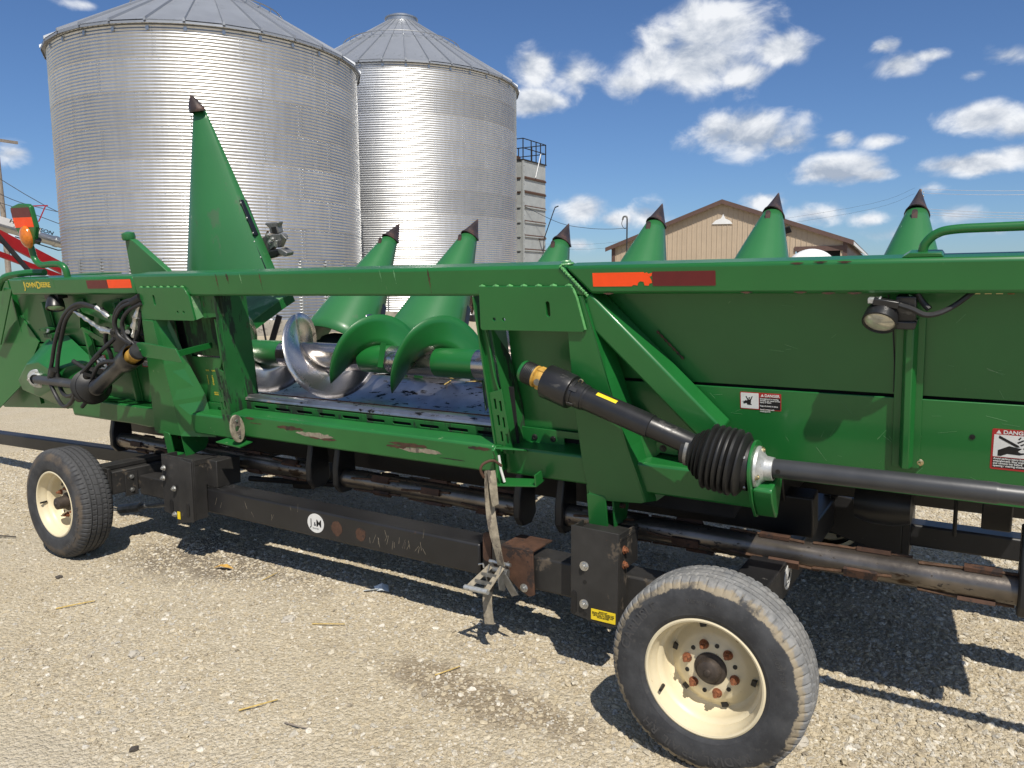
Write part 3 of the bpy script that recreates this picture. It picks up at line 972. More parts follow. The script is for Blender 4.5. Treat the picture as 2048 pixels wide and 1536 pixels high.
# unload panel at the foot of the near bin, with a bent conduit
a = math.atan2(17.55 - 20.20, -21.3 + 26.22)
def on_bin(a, off, z, dz=0):
    return (math.cos(a) * (5.486 + off), math.sin(a) * (5.486 + off), z)
MB().obox(on_bin(a - .05, .05, 1.05), (Vector((math.cos(a - .05), math.sin(a - .05), 0)), Vector((-math.sin(a - .05), math.cos(a - .05), 0)), Vector((0, 0, 1))), (.06, .42, .53)).build('unload_panel', 'towersteel', bin1, bevel=.01)
MB().tube(spline([on_bin(a + .01, .16, 1.75), on_bin(a + .015, .3, 1.4), on_bin(a - .01, .36, 1.2), on_bin(a - .05, .2, 1.1)]), .018, 6).build('conduit', 'white', bin1)
MB().tube(spline([on_bin(a + .02, .16, 1.6), on_bin(a + .022, .16, .9), on_bin(a + .02, .40, .52), on_bin(a - .01, .48, .40), on_bin(a - .06, .46, .45)]), .014, 6).build('cable', 'wire', bin1)
bin1.children[-1].rotation_euler = (0, 0, -0.05)
for n_ in ('unload_panel', 'conduit', 'cable'):
    for o_ in bin1.children:
        if o_.name.startswith(n_): o_.rotation_euler = (0, 0, -0.05)

# aeration fan beside the farther bin
fan = empty('aeration_fan', (-20.9, 30.0, 0), (0, 0, R_(-35)))
tag(fan, 'round rusty brown aeration fan with pale rim beside the farther bin', 'fan')
MB().lathe([(.52, -.18), (.60, -.20), (.60, .10), (.50, .12), (.48, .0)], (0, 0, .78), (0, -1, 0), 36, closed=True).build('housing', 'white', fan)
MB().lathe([(.10, .0), (.49, -.02), (.49, -.25), (.02, -.25)], (0, 0, .78), (0, -1, 0), 30).build('shroud', 'brownfan', fan)
for k in range(6):
    t = k * math.pi / 3
    MB().obox((.28 * math.cos(t), -.0, .78 + .28 * math.sin(t)), (Vector((math.cos(t), 0, math.sin(t))), Vector((-math.sin(t) * .6, .8, math.cos(t) * .6)), Vector((-math.sin(t) * .8, -.6, math.cos(t) * .8))), (.2, .006, .07)).build('fan_blade', 'brownfan', fan)
MB().box(-.45, .45, -.15, .5, 0.0, .30).build('stand', 'dark', fan)

# ---------------------------------------------------------------- rusty steel tower
tw = empty('steel_tower', (-24.8, 41.1, 0))
tag(tw, 'tall weathered grey steel bin tower with rusty ribs and a railed top', 'tower')
X0, X1, Y0, Y1, TZ = -3.0, 0.0, 0.0, 2.76, 9.25
wallm = MB().box(X0, X1, Y0, Y1, 0, TZ).build('wall', 'towersteel', tw)
for z in (8.22, 7.38, 6.49, 5.59, 4.72, 3.87, 3.0, 2.1):
    ru = 'rust' if z > 7 else 'towersteel'
    MB().box(-.002, .07, .14, Y1 - .01, z - .05, z + .03).build('rib', ru, tw)
    MB().box(X0 + .05, -.16, -.07, .002, z - .05, z + .03).build('rib', ru, tw)
    MB().prism([(0.006, z + .03), (.072, z + .03), (0.006, z + .11)], 'y', .16, Y1 - .02).build('rib_flange', 'rust', tw).matrix_basis = Matrix(((1, 0, 0, 0), (0, 1, 0, 0), (0, 0, 1, 0), (0, 0, 0, 1)))
MB().box(-.06, .045, -.045, .09, 0, TZ).build('corner_angle', 'towersteel', tw)
for k in range(24):
    z = .4 + k * .37
    MB().box(.045, .06, .03, .055, z, z + .03).build('rivet', 'rust', tw)
MB().box(X0 - .05, X1 + .06, Y0 - .06, Y1 + .06, TZ, TZ + .07).build('roof_rim', 'dark', tw)
for (x, y) in ((0.02, -.02), (.02, .95), (.02, 1.55), (.02, 2.1), (.02, Y1), (-1.0, -.02), (-2.0, -.02), (-1.0, Y1), (-2, Y1), (-3, Y1), (-3, -.02)):
    MB().box(x - .025, x + .025, y - .025, y + .025, TZ, TZ + 1.30).build('railing_post', 'dark', tw)
for z in (TZ + .72, TZ + 1.28):
    for p, q in (((.02, -.02), (.02, Y1)), ((.02, -.02), (-3, -.02)), ((.02, Y1), (-3, Y1))):
        MB().tube([(p[0], p[1], z), (q[0], q[1], z)], .03, 6).build('handrail', 'dark', tw)
MB().tube([(.10, 1.35, 8.35), (.16, 1.9, 9.85)], .03, 6).build('strut', 'white', tw)
MB().box(-1.6, -.9, .6, 1.2, TZ, TZ + .45).build('hatch', 'rust', tw)
pp = [(.36, 1.94, 4.62), (.91, 2.25, 6.4), (1.0, 2.33, 6.58), (1.15, 2.39, 6.65)]
MB().tube(spline(pp, 5), .035, 6).build('bent_pipe', 'dark', tw)
MB().tube([(.05, 2.3, 3.2), (.36, 1.94, 4.66)], .02, 5).build('brace_rod', 'dark', tw)
MB().box(.0, .5, 1.9, 2.0, 4.58, 4.66).build('pipe_bracket', 'rust', tw)

# ---------------------------------------------------------------- tan metal building
Lp, Rp = Vector((-25.29, 55.22, 0)), Vector((-8.74, 56.79, 0))
e = (Rp - Lp).normalized()
nrm = Vector((e.y, -e.x, 0))          # towards the viewer
ang = math.atan2(e.y, e.x)
WID = (Rp - Lp).length
bd = empty('metal_building', Lp, (0, 0, ang))     # local x along the gable, -y to the viewer
tag(bd, 'tan ribbed metal building with brown trim and low gable roof', 'building')
EZ, PZ, DEEP = 4.55, 7.55, 26.0
def gz_(x):
    return EZ + (PZ - EZ) * (1 - abs(x - WID / 2) / (WID / 2))
npan = 46
pw = WID / npan
d0, d1 = WID * .805, WID * .985
for k in range(npan):
    x0, x1 = k * pw, (k + 1) * pw
    mid = (x0 + x1) / 2
    zb = 4.22 if d0 < mid < d1 else 0.0
    mb = MB()
    x0i, x1i = x0 + .012, x1 - .012
    pts = [(x0i, zb), (x1i, zb), (x1i, gz_(x1i))]
    if x0i < WID / 2 < x1i: pts.append((WID / 2, PZ))
    pts.append((x0i, gz_(x0i)))
    mb.prism(pts, 'y', 0.0, 0.04)
    mb.prism([(x0 - .012, zb), (x0 + .012, zb), (x0 + .012, gz_(x0)), (x0 - .012, gz_(x0))], 'y', -.045, 0.02)
    mb.prism([(mid - .03, zb), (mid + .03, zb), (mid + .03, gz_(mid) - .02), (mid - .03, gz_(mid) - .02)], 'y', -.012, 0.0)
    mb.build('wall_panel', 'tan', bd, smooth=0)
MB().box(.02, .06, .05, DEEP, 0, EZ).box(WID - .06, WID - .02, .05, DEEP, 0, EZ).build('side_wall', 'brown', bd)
MB().box(d0, d1, .5, 6.0, 0, 4.2).build('interior', 'dark', bd)
OV = .45
for s in (0, 1):
    xa = -OV if s == 0 else WID + OV
    za = EZ - (PZ - EZ) / (WID / 2) * OV
    p = [(xa, za + .12), (WID / 2, PZ + .12), (WID / 2, PZ + .2), (xa, za + .2)]
    MB().prism(p, 'y', -.35, DEEP).build('roof', 'brown', bd)
    p = [(xa, za - .10), (WID / 2, PZ - .10), (WID / 2, PZ + .205), (xa, za + .205)]
    MB().prism(p, 'y', -.40, -.352).build('rake_trim', 'brown', bd)
MB().box(-.05, .22, -.06, .0, 0, EZ - .02).build('corner_trim', 'brown', bd)
MB().box(WID - .22, WID + .05, -.06, .0, 0, EZ - .02).build('corner_trim', 'brown', bd)
MB().box(d0 - .1, d1 + .1, -.09, -.046, 3.95, 4.28).build('door_header', 'brown', bd)
MB().box(WID + OV - .05, WID + OV, -.35, DEEP, EZ - .25, EZ - .02).build('gutter', 'white', bd)
def blx(p):
    v = Vector(p) - Lp
    return v.dot(e), -v.dot(nrm), v.z
fx = [(0.37, 4.05, .0), ]
MB().prism([(WID / 2 - .75, 6.05), (WID / 2 + .72, 6.02), (WID / 2 + .55, 6.25), (WID / 2 + .2, 6.42), (WID / 2 + .05, 6.75), (WID / 2 - .1, 6.45), (WID / 2 - .5, 6.3)], 'y', -.075, -.05).build('peeling_sign', 'white', bd)
MB().box(WID / 2 + 2.05, WID / 2 + 2.5, -.11, -.05, 2.4, 4.85).build('louver', 'towersteel', bd)
fl = MB().obox((WID * .765, -.75, 5.35), (Vector((1, 0, .3)).normalized(), Vector((0, .8, .6)), Vector((-.24, -.57, .79)).normalized()), (.38, .06, .24)).build('floodlight', 'dark', bd, bevel=.02)
MB().bar((WID * .765, -.05, 5.0), (WID * .765, -.7, 5.3), .06, .06).build('floodlight_arm', 'brown', bd)
MB().lathe([(.02, .0), (.17, .05), (.2, .2), (.12, .3), (.02, .32)], (WID / 2 - 4.6, -.05, 3.85), (0, -1, 0), 16).build('wall_lamp', 'cast', bd)
MB().bar((WID / 2 - 4.6, -.1, 3.2), (WID / 2 - 4.6, -.1, 3.75), .08, .06).build('conduit_box', 'brown', bd)

# white round-topped tank in front of the building's door
tk = empty('storage_tank', (-9.4, 48.6, 0), (0, 0, 0))
tag(tk, 'white round-topped storage tank in front of the tan building', 'tank')
MB().lathe([(0.01, -2.4), (.9, -2.28), (1.38, -2.05), (1.5, -1.8), (1.5, 1.8), (1.38, 2.05), (.9, 2.28), (0.01, 2.4)], (0, 0, 2.17), (-0.2, 1, 0), 56).build('shell', 'white', tk)
for y in (-1.4, 1.4):
    MB().box(-.6, .6, y - .1, y + .1, 0, 1.0).build('saddle', 'concrete', tk)

# mast with weather head on the building's left roof, and the drooping service wire to the tower
ms = empty('service_mast', (-20.8, 47.66, 0))
tag(ms, 'thin dark service mast with curled weatherhead left of the tan building', 'mast')
MB().tube([(0, 0, 0), (0, 0, 6.0)], .05, 8).build('pipe', 'wire', ms)
MB().tube(spline([(0, 0, 6.0), (-.05, 0, 6.15), (-.25, 0, 6.15), (-.32, 0, 5.95)]), .06, 8).build('weatherhead', 'cast', ms)
MB().tube(spline([(-.3, 0, 6.0), (-.38, 0, 5.7), (-.2, 0, 5.4), (0, 0, 5.45)]), .02, 6).build('drip_loop', 'wire', ms)
sw = MB().tube(spline([(-24.75, 41.17, 6.5), (-23.8, 43.97, 5.64), (-22.6, 45.4, 5.36), (-21.6, 46.6, 5.32), (-20.82, 47.62, 5.42)], 8), .016, 5).build('service_wire', 'wire')
tag(sw, 'dark service wire drooping from the steel tower to the thin mast', 'wire')

# utility pole and wires far left
up = empty('utility_pole', (-49.79, 23.37, 0))
tag(up, 'weathered wooden utility pole at the far left edge', 'utility pole')
MB().tube([(0, 0, -.2), (-.02, 0, 5), (-.1, -.05, 11.2)], [.17, .15, .11], 10).build('pole', 'wood', up)
MB().box(-.06, .06, -1.1, 1.1, 10.2, 10.36).build('crossarm', 'wood', up)
for k, (p, q, r_) in enumerate((((-49.9, 20.0, 10.2), (-46.18, 23.9, 6.37), (-43.5, 28.7, 3.9)), ((-49.85, 22.9, 7.4), (-46.46, 23.35, 6.32), (-43.9, 28.4, 5.2)), ((-49.8, 22.5, 6.2), (-47.13, 21.98, 6.43), (-44.5, 27.2, 4.1)))):
    p, q, r_ = Vector(p), Vector(q), Vector(r_)
    o = MB().tube(spline([p, q, r_], 6), .02, 5).build('overhead_wire', 'wire')
    tag(o, ('highest of the dark wires crossing behind the amber marker lamp', 'dark wire dropping from the left pole to the near bin', 'lowest of the dark wires left of the near bin')[k], 'wire', 'overhead wires on the left')
# bright wires on the right and a far pole behind them
fp = empty('far_pole', (-5.93, 75.5, 0))
tag(fp, 'far thin pole rising behind the rightmost snout tip', 'utility pole')
MB().tube([(0, 0, 0), (0, 0, 9.7)], [.13, .08], 8).build('pole', 'wood', fp)
MB().box(-.25, .25, -.05, .05, 9.0, 9.1).build('crossarm', 'wood', fp)
for z in (9.15, 9.4):
    MB().lathe([(.02, 0), (.06, .03), (.03, .09), (.05, .12), (.01, .15)], (.2, 0, z - .05), (0, 0, 1), 8).build('insulator', 'cast', fp)
for k, (z0, z1) in enumerate(((9.64, 7.51), (9.30, 7.26), (8.02, 6.10), (7.77, 5.91), (7.56, 5.76))):
    o = MB().tube(spline([(-5.7, 74.8, z0), (-2.2, 67.4, (z0 + z1) / 2 - .06), (1.5, 60, z1), (5.5, 52, z1 - .9)], 5), .016, 5).build('power_line', 'wire_al')
    tag(o, ('topmost pale power line right of the rightmost snout', 'second pale power line down, right of the rightmost snout', 'upper of the three close power lines on the right', 'middle of the three close power lines on the right', 'lowest pale power line on the right')[k], 'power line', 'pale power lines on the right')
for k, z in enumerate((0, -.5)):
    o = MB().tube(spline([(-45, 66, 6.2 + z), (-38.97, 69.87, 6.0 + z), (-32.17, 73.25, 6.21 + z), (-12.04, 79.09, 8.79 + z), (-6.76, 79.71, 10.3 + z)], 6), .008, 5).build('distant_line', 'wire')
    tag(o, ('upper faint wire crossing low sky between the tower and building', 'lower faint wire crossing low sky between the tower and building')[k], 'power line')

# red and galvanised portable auger, left
au = empty('grain_auger', (-37.5, 16.9, 0))
tag(au, 'portable grain auger with grey tube and red steel frame', 'auger')
AO = Vector((-37.5, 16.9, 0))
def A_(p): return Vector((p[0] * 1.25, p[1] * 1.25, 1.55 + (p[2] - 1.55) * 1.25)) - AO
tA, tB = A_((-33.9, 12.2, 5.05)), A_((-33.1, 18.6, 3.28))
MB().tube([tA, tB], .26, 20).build('tube', 'galv', au)
dd = (tB - tA).normalized()
for k in (.82, .90):
    p = tA + (tB - tA) * k
    MB().tube([p, p + dd * .17], .295, 20).build('tube_band', 'galv', au)
MB().tube([tA + (tB - tA) * .60 + Vector((0, 0, -.35)), tA + (tB - tA) * .84 + Vector((0, 0, -.42)), tA + (tB - tA) * .88 + Vector((0, 0, -.30))], .03, 6).build('truss_rod', 'dark', au)
fa, fb = A_((-27.9, 10.9, 4.40)), A_((-27.35, 15.2, 1.98))
MB().bar(fa, fb, .27, .44).build('lift_beam', 'redpaint', au)
fa2, fb2 = A_((-27.0, 11.6, 3.05)), A_((-27.0, 14.6, 1.9))
MB().bar(fa2, fb2, .2, .2).build('lower_beam', 'redpaint', au)
MB().tube([A_((-26.4, 12.0, 3.5)), A_((-26.0, 12.9, 2.05))], .094, 8).build('cylinder_strut', 'dark', au)
MB().bar(A_((-30.4, 15.2, 4.66)), A_((-30.18, 15.72, 4.71)), .05, .05).build('cable_guide', 'redpaint', au)
MB().bar(A_((-30.2, 15.65, 4.70)), A_((-30.3, 15.4, 4.1)), .05, .05).build('cable_guide_leg', 'redpaint', au)
MB().bar(A_((-30.38, 15.25, 4.66)), A_((-30.35, 15.3, 4.15)), .05, .05).build('cable_guide_leg', 'redpaint', au)
for x in (-1.0, 3.0):
    MB().bar((x + .4, -.6, 2.0), (x + .4, -.3, 0), .12, .12).build('frame_leg', 'redpaint', au)
me = text_mesh('HUTCHINSON', .25, .005, .006, 1.2, shear=.15)
vx = Vector((dd.x, dd.y, dd.z))
fn = Vector((33, -15, 0)).normalized()
upv = fn.cross(vx).normalized()
place_mesh(me, A_((-32.50, 15.42, 4.19)) + fn * .075, vx, upv)
meshobj('lettering', me, 'decal_black', au)
bm_ = MB().obox(A_((-32.60, 15.55, 4.17)), (vx, upv, fn), (1.3, .17, .055)).build('name_plate', 'white', au)
sh = empty('red_roofed_shed', (-38.6, 15.6, 0), (0, 0, .4))
tag(sh, 'dull red roofed low shed at the far left edge', 'shed')
MB().box(-1.5, 1.0, -1.2, 1.2, 0, 2.35).build('wall', 'rust', sh)
MB().box(-1.7, 1.2, -1.4, 1.4, 2.352, 2.62).build('roof', 'redpaint', sh)

# ---------------------------------------------------------------- header cart
CO = Vector((-2.6, 3.35, 0))
cart = empty('header_cart', CO)
tag(cart, 'black steel header cart with cream wheels carrying the green corn head', 'trailer')
CL = -CO
def cb(mb, name, m, parent=None, **k):
    if parent is None:
        return mb.build(name, m, cart, loc=CL, **k)
    return mb.build(name, m, parent, **k)

def tyre_mat(name, mud):
    m = bpy.data.materials.new(name)
    m.use_nodes = True
    N, Lk = m.node_tree.nodes, m.node_tree.links
    b = N['Principled BSDF']
    b.inputs['Specular IOR Level'].default_value = 0.35
    t = N.new('ShaderNodeTexCoord')
    co = t.outputs['Object']
    sx = N.new('ShaderNodeSeparateXYZ')
    Lk.new(co, sx.inputs[0])
    def mth(op, a, c=None, d=None):
        n = N.new('ShaderNodeMath'); n.operation = op
        for i, v in enumerate((a, c, d)):
            if v is None: continue
            if isinstance(v, (int, float)): n.inputs[i].default_value = v
            else: Lk.new(v, n.inputs[i])
        return n.outputs[0]
    def noise(sc, det=6, ro=.65):
        n = N.new('ShaderNodeTexNoise')
        n.inputs['Scale'].default_value = sc
        n.inputs['Detail'].default_value = det
        n.inputs['Roughness'].default_value = ro
        Lk.new(co, n.inputs['Vector'])
        return n.outputs[0]
    def sm(x, a, c):
        n = N.new('ShaderNodeMapRange'); n.interpolation_type = 'SMOOTHSTEP'
        n.inputs['From Min'].default_value = a
        n.inputs['From Max'].default_value = c
        Lk.new(x, n.inputs['Value'])
        return n.outputs[0]
    def mix(f, a, c):
        n = N.new('ShaderNodeMix'); n.data_type = 'RGBA'
        Lk.new(f, n.inputs['Factor'])
        for k, v in (('A', a), ('B', c)):
            if isinstance(v, tuple): n.inputs[k].default_value = (*v, 1)
            else: Lk.new(v, n.inputs[k])
        return n.outputs['Result']
    r = mth('SQRT', mth('ADD', mth('MULTIPLY', sx.outputs[0], sx.outputs[0]), mth('MULTIPLY', sx.outputs[2], sx.outputs[2])))
    rn = mth('ADD', r, mth('MULTIPLY', mth('SUBTRACT', noise(22, 8, .7), 0.5), 0.05))
    big = noise(4.0, 5)
    c = mix(sm(noise(9), .35, .7), (0.030, 0.031, 0.034), (0.058, 0.060, 0.064))
    c = mix(mth('MULTIPLY', sm(noise(60, 4), .55, .75), .35), c, (0.10, 0.095, 0.085))
    if mud:
        band = mth('MULTIPLY', sm(rn, .2965, .302), sm(noise(14, 7), .34, .52))
        c = mix(mth('MULTIPLY', band, .8), c, (0.33, 0.275, 0.19))
        tread = mth('MULTIPLY', sm(rn, .313, .322), mth('ADD', .75, mth('MULTIPLY', big, .3)))
        c = mix(tread, c, mix(sm(noise(18), .3, .75), (0.15, 0.155, 0.16), (0.27, 0.27, 0.265)))
    else:
        band = mth('MULTIPLY', sm(rn, .262, .275), mth('SUBTRACT', 1.0, sm(rn, .30, .315)))
        c = mix(mth('MULTIPLY', mth('MULTIPLY', band, sm(noise(7), .35, .65)), .75), c, (0.13, 0.10, 0.07))
        c = mix(mth('MULTIPLY', sm(rn, .313, .322), .55), c, (0.075, 0.075, 0.076))
    Lk.new(c, b.inputs['Base Color'])
    b.inputs['Roughness'].default_value = 0.72
    bp = N.new('ShaderNodeBump')
    bp.inputs['Strength'].default_value = 0.15
    bp.inputs['Distance'].default_value = 0.003
    Lk.new(noise(120, 4), bp.inputs['Height'])
    Lk.new(bp.outputs[0], b.inputs['Normal'])
    return m
M['tyre_mud'] = tyre_mat('muddy_tyre', True)
M['tyre'] = tyre_mat('dark_tyre', False)

def tyre_mesh():
    half = [(.194, .074), (.197, .086), (.204, .0925), (.215, .0985), (.2165, .0985), (.222, .1005), (.245, .1045), (.268, .1045), (.286, .101), (.300, .0955), (.311, .0885), (.319, .081),
            (.325, .0725), (.3275, .067), (.3285, .0615)]
    tread = []
    for c in (.047, .016):
        tread += [(.3295, c + .0075), (.330, c + .004), (.322, c + .003), (.322, c - .003), (.330, c - .004)]
    prof = half + tread + [(.3305, 0.0)]
    prof = prof + [(r, -h) for r, h in reversed(prof[:-1])]
    seg = 340
    mb = MB()
    vs, fs = [], []
    for (r, h) in prof:
        for k in range(seg):
            rr, hh = r, h
            ah = abs(h)
            m5 = k % 5
            if r > .310 and ah > .057 and m5 == 0:
                rr -= .0055
            elif r > .327 and .02 < ah < .045 and m5 == 2:
                rr -= .004
            elif r > .327 and ah < .013 and (k // 1) % 10 == 6:
                rr -= .003
            t = 2 * math.pi * (k + (h * 14 if ah < .05 else 0)) / seg
            vs.append((rr * math.cos(t), -hh, rr * math.sin(t)))
    m = len(prof)
    for i in range(m - 1):
        for k in range(seg):
            k2 = (k + 1) % seg
            fs.append((i * seg + k, i * seg + k2, (i + 1) * seg + k2, (i + 1) * seg + k))
    mb.add(vs, fs)
    # flatten the contact patch a little
    return mb
TY = tyre_mesh()
TYM = TY.mesh('tyre', 'tyre_mud', 24)
TYM2 = TY.mesh('tyre', 'tyre', 24)
def rim_mb():
    mb = MB()
    prof = [(.170, -.088), (.193, -.080), (.199, -.074), (.196, .074), (.201, .082), (.2005, .0905), (.195, .0935), (.189, .091), (.186, .080), (.184, .066), (.178, .058),
            (.1755, .040), (.166, .032), (.1625, .018), (.1615, -.020), (.154, -.033), (.147, -.037), (.135, -.030), (.119, -.012), (.108, -.004), (.098, -.001), (.092, .005), (.076, .008), (.052, .009), (.046, .009)]
    mb.lathe(prof, (0, 0, 0), (0, -1, 0), 96)
    return mb
RIMM = rim_mb().mesh('wheel', 'cream', 40)
def slots_mesh():
    mb = MB()
    for k in range(6):
        t = R_(47 + 60 * k)
        rd = Vector((math.cos(t), 0, math.sin(t)))
        td = Vector((-math.sin(t), 0, math.cos(t)))
        mb.obox(rd * .138 + Vector((0, .0295, 0)), (rd, td, Vector((0, 1, 0))), (.008, .010, .008))
        t += R_(30)
        rd = Vector((math.cos(t), 0, math.sin(t)))
        mb.tube([rd * .084 + Vector((0, -.001, 0)), rd * .084 + Vector((0, -.0095, 0))], .0075, 12)
        rd = Vector((math.cos(t - .12), 0, math.sin(t - .12)))
    return mb.mesh('vent_holes', 'decal_black', 30)
SLM = slots_mesh()
LUG = MB().tube([(0, 0, 0), (0, -.016, 0)], [.0135, .0125], 6).tube([(0, -.016, 0), (0, -.030, 0)], .0062, 10).tube([(0, .0, 0), (0, -.003, 0)], .0165, 14).mesh('lug_nut', 'rust_orange', 35)
def hub_mesh(ext):
    return MB().lathe([(.055, -.005), (.055, .012), (.050, .017), (.041, .018), (.040, .030), (.0375, .034 + ext * .3), (.035, .040 + ext), (.026, .045 + ext), (.012, .047 + ext), (.010, .051 + ext), (.001, .052 + ext)], (0, 0, 0), (0, -1, 0), 40).mesh('hub_cap', 'hub', 35)
def arc_text(s, r, a0, size, h, m, name, parent, gap=0.86):
    # letters stand on the circle, tops outward, reading clockwise seen from outside
    vs, fs = [], []
    a = R_(a0)
    for ch in s:
        if ch == ' ':
            a -= size * .45 / r
            continue
        me = text_mesh(ch, size, .0012, .0006)
        if not me.vertices:
            continue
        xs = [v.co.x for v in me.vertices]
        w = max(xs) - min(xs)
        ctr = (max(xs) + min(xs)) / 2
        a -= (w / 2 + size * .06) / r
        rd = Vector((math.cos(a), 0, math.sin(a)))
        td = Vector((math.sin(a), 0, -math.cos(a)))
        o = len(vs)
        for v in me.vertices:
            p = rd * (r + v.co.y) + td * (v.co.x - ctr) + Vector((0, -h - v.co.z, 0))
            vs.append(tuple(p))
        fs += [tuple(i + o for i in p.vertices) for p in me.polygons]
        a -= (w / 2 + size * .06) / r
        bpy.data.meshes.remove(me)
    mb = MB()
    mb.add(vs, fs)
    return mb.build(name, m, parent, smooth=0)
def wheel(x, y, spin, muddy, flip=False, letters=False, ext=0.0):
    w = inst(RIMM, 'wheel', cart, CL + Vector((x, y, .3205)), (0, spin, math.pi if flip else 0), (.975, .975, .975))
    inst(TYM if muddy else TYM2, 'tyre', w)
    inst(SLM, 'vent_holes', w)
    h = bpy.data.objects.new('hub_cap', hub_mesh(ext)); COL.objects.link(h); h.parent = w
    for k in range(6):
        t = R_(47 + 60 * k)
        inst(LUG, 'lug_nut', w, (.083 * math.cos(t), -.0075, .083 * math.sin(t)), (0, k * .4, 0))
    MB().tube([(-.150, -.045, -.085), (-.146, -.085, -.083)], [.0065, .0055], 10).build('valve_stem', 'rubber', w)
    # balance weight clip and a dark brush mark inside the barrel
    return w
wr = wheel(-0.712, 2.355, R_(0), True)
m_ = 'rubber'
arc_text('CARLISLE', .256, 171, .043, .1036, 'letter', 'sidewall_lettering', wr)
arc_text('ST205/75R14', .256, 38, .021, .1040, 'letter', 'sidewall_lettering', wr)
arc_text('RADIAL TRAIL RH', .254, -52, .040, .1036, 'letter', 'sidewall_lettering', wr)
arc_text('Dura Trail', .258, 103, .018, .1040, 'letter', 'sidewall_lettering', wr)
wl2 = wheel(-4.56, 2.365, R_(24), False, ext=.035)
arc_text('RADIAL TRAIL', .256, 30, .040, .1036, 'letter', 'sidewall_lettering', wl2)
wheel(-0.70, 4.42, R_(40), False, flip=True)
wheel(-4.56, 4.42, R_(10), False, flip=True)

# frame
cb(MB().box(-3.97, -1.86, 2.700, 2.845, .290, .432), 'main_tube', 'black', bevel=.010)
cb(MB().box(-1.86, -0.62, 2.712, 2.836, .275, .424), 'inner_tube', 'black_dusty', bevel=.010)
cb(MB().box(-4.75, 1.05, 3.96, 4.08, .335, .440), 'rear_tube', 'black', bevel=.010)
cb(MB().box(-.735, -.60, 2.46, 4.32, .395, .530), 'cross_beam', 'black', bevel=.008)
cb(MB().box(-4.545, -4.41, 2.50, 4.32, .335, .475), 'cross_beam', 'black_dusty', bevel=.008)
cb(MB().box(-4.56, -4.46, 2.52, 3.25, .478, .505), 'angle_cap', 'black_dusty', bevel=.003)
cb(MB().box(-4.41, -3.97, 2.715, 2.835, .30, .42), 'outer_tube', 'black_dusty', bevel=.008)
# axle stubs
for x, y0, y1 in ((-.712, 2.40, 2.52), (-4.56, 2.40, 2.56), (-.70, 4.28, 4.40), (-4.56, 4.28, 4.40)):
    cb(MB().tube([(x, y0, .3205), (x, y1, .3205)], .032, 16), 'axle_stub', 'black')
cb(MB().box(-.80, -.63, 2.49, 2.512, .26, .55), 'axle_plate', 'black', bevel=.003)
cb(MB().box(-4.64, -4.40, 2.515, 2.535, .26, .50), 'axle_plate', 'black_dusty', bevel=.003)
for z in (.345, .425):
    p = cb(MB().hexbolt((-4.408, 2.66, z), (1, 0, 0), .015, .012), 'bolt', 'bolt')
cb(MB().box(-4.408, -4.400, 2.62, 2.70, .31, .46), 'clamp_plate', 'black_dusty', bevel=.002)
# tongue
cb(MB().bar((-4.50, 3.28, .345), (-9.2, 3.28, .225), .10, .10), 'tongue', 'black', bevel=.008)
cb(MB().box(-4.62, -4.56, 3.19, 3.22, .40, .62).box(-4.60, -3.9, 3.20, 3.23, .55, .60), 'hitch_ear', 'black', bevel=.004)
cb(MB().tube([(-4.60, 2.75, .18), (-4.12, 2.85, .255)], .014, 10).tube([(-4.66, 2.73, .165), (-4.50, 2.77, .195)], .030, 10), 'tie_rod', 'cast')
cb(MB().tube([(-4.05, 3.25, .33), (-3.0, 3.55, .33)], .018, 8).tube([(-3.72, 3.34, .33), (-3.60, 3.38, .33)], .045, 8), 'tie_rod', 'black')
cb(MB().box(-.66, -.60, 3.95, 4.12, .44, .80), 'rear_post', 'towersteel', bevel=.004)
cb(MB().prism([(3.90, .30), (4.16, .30), (4.16, .62), (4.0, .70), (3.9, .60)], 'x', -.30, -.27), 'rear_saddle', 'black')
cb(MB().prism([(-.62, .36), (-.33, .28), (-.30, .30), (-.30, .52), (-.62, .55)], 'y', 3.90, 3.93), 'rear_plate', 'black', bevel=.006)

# saddles: a folded channel with a back plate, bolts and slots
def saddle(x0, x1, yf, z0, z1, taper, m):
    # front plate with side cheeks
    s = cb(MB().prism([(x0, z0 + .012), (x0 + (x1 - x0) * .8, z0 - .012), (x1, z0), (x1, z1), (x0, z1 + .004)], 'y', yf, yf + .010), 'saddle_post', m, bevel=.002)
    cb(MB().prism([(yf + .0105, z0 + .06), (yf + .10, z0 + .14), (yf + .10, z1), (yf + .0105, z1)], 'x', x0, x0 + .008), 'saddle_cheek', m, s, bevel=.0015)
    cb(MB().prism([(yf + .0105, z0), (yf + .085, z0 + .0), (yf + .085, z1 - .16), (yf + .19, z1 - .16), (yf + .19, z1 - .01), (yf + .0105, z1 - .005)], 'x', x1 - .008, x1), 'saddle_cheek', m, s, bevel=.0015)
    cb(MB().box(x0 + .004, x1 + .002, yf + .012, yf + .2, z1 - .035, z1 - .025), 'saddle_seat', m, s)
    return s
sr = saddle(-1.360, -1.157, 2.606, .252, .622, 0, 'black_dusty')
for p in ((-1.300, .47), (-1.300, .315)):
    cb(MB().hexbolt((p[0], 2.606, p[1]), (0, -1, 0), .0145, .012), 'bolt', 'bolt', sr)
for z in (.545, .485):
    cb(MB().hexbolt((-1.157, 2.66, z), (1, 0, 0), .012, .012), 'bolt', 'rust_orange', sr)
for p in ((-1.298, .405), (-1.298, .275)):
    cb(MB().tube([(p[0], 2.6045, p[1]), (p[0], 2.608, p[1])], .008, 12), 'bolt_hole', 'decal_black', sr)
yl = cb(MB().box(-1.268, -1.165, 2.6025, 2.6055, .262, .305), 'instruction_label', 'yellow', sr)
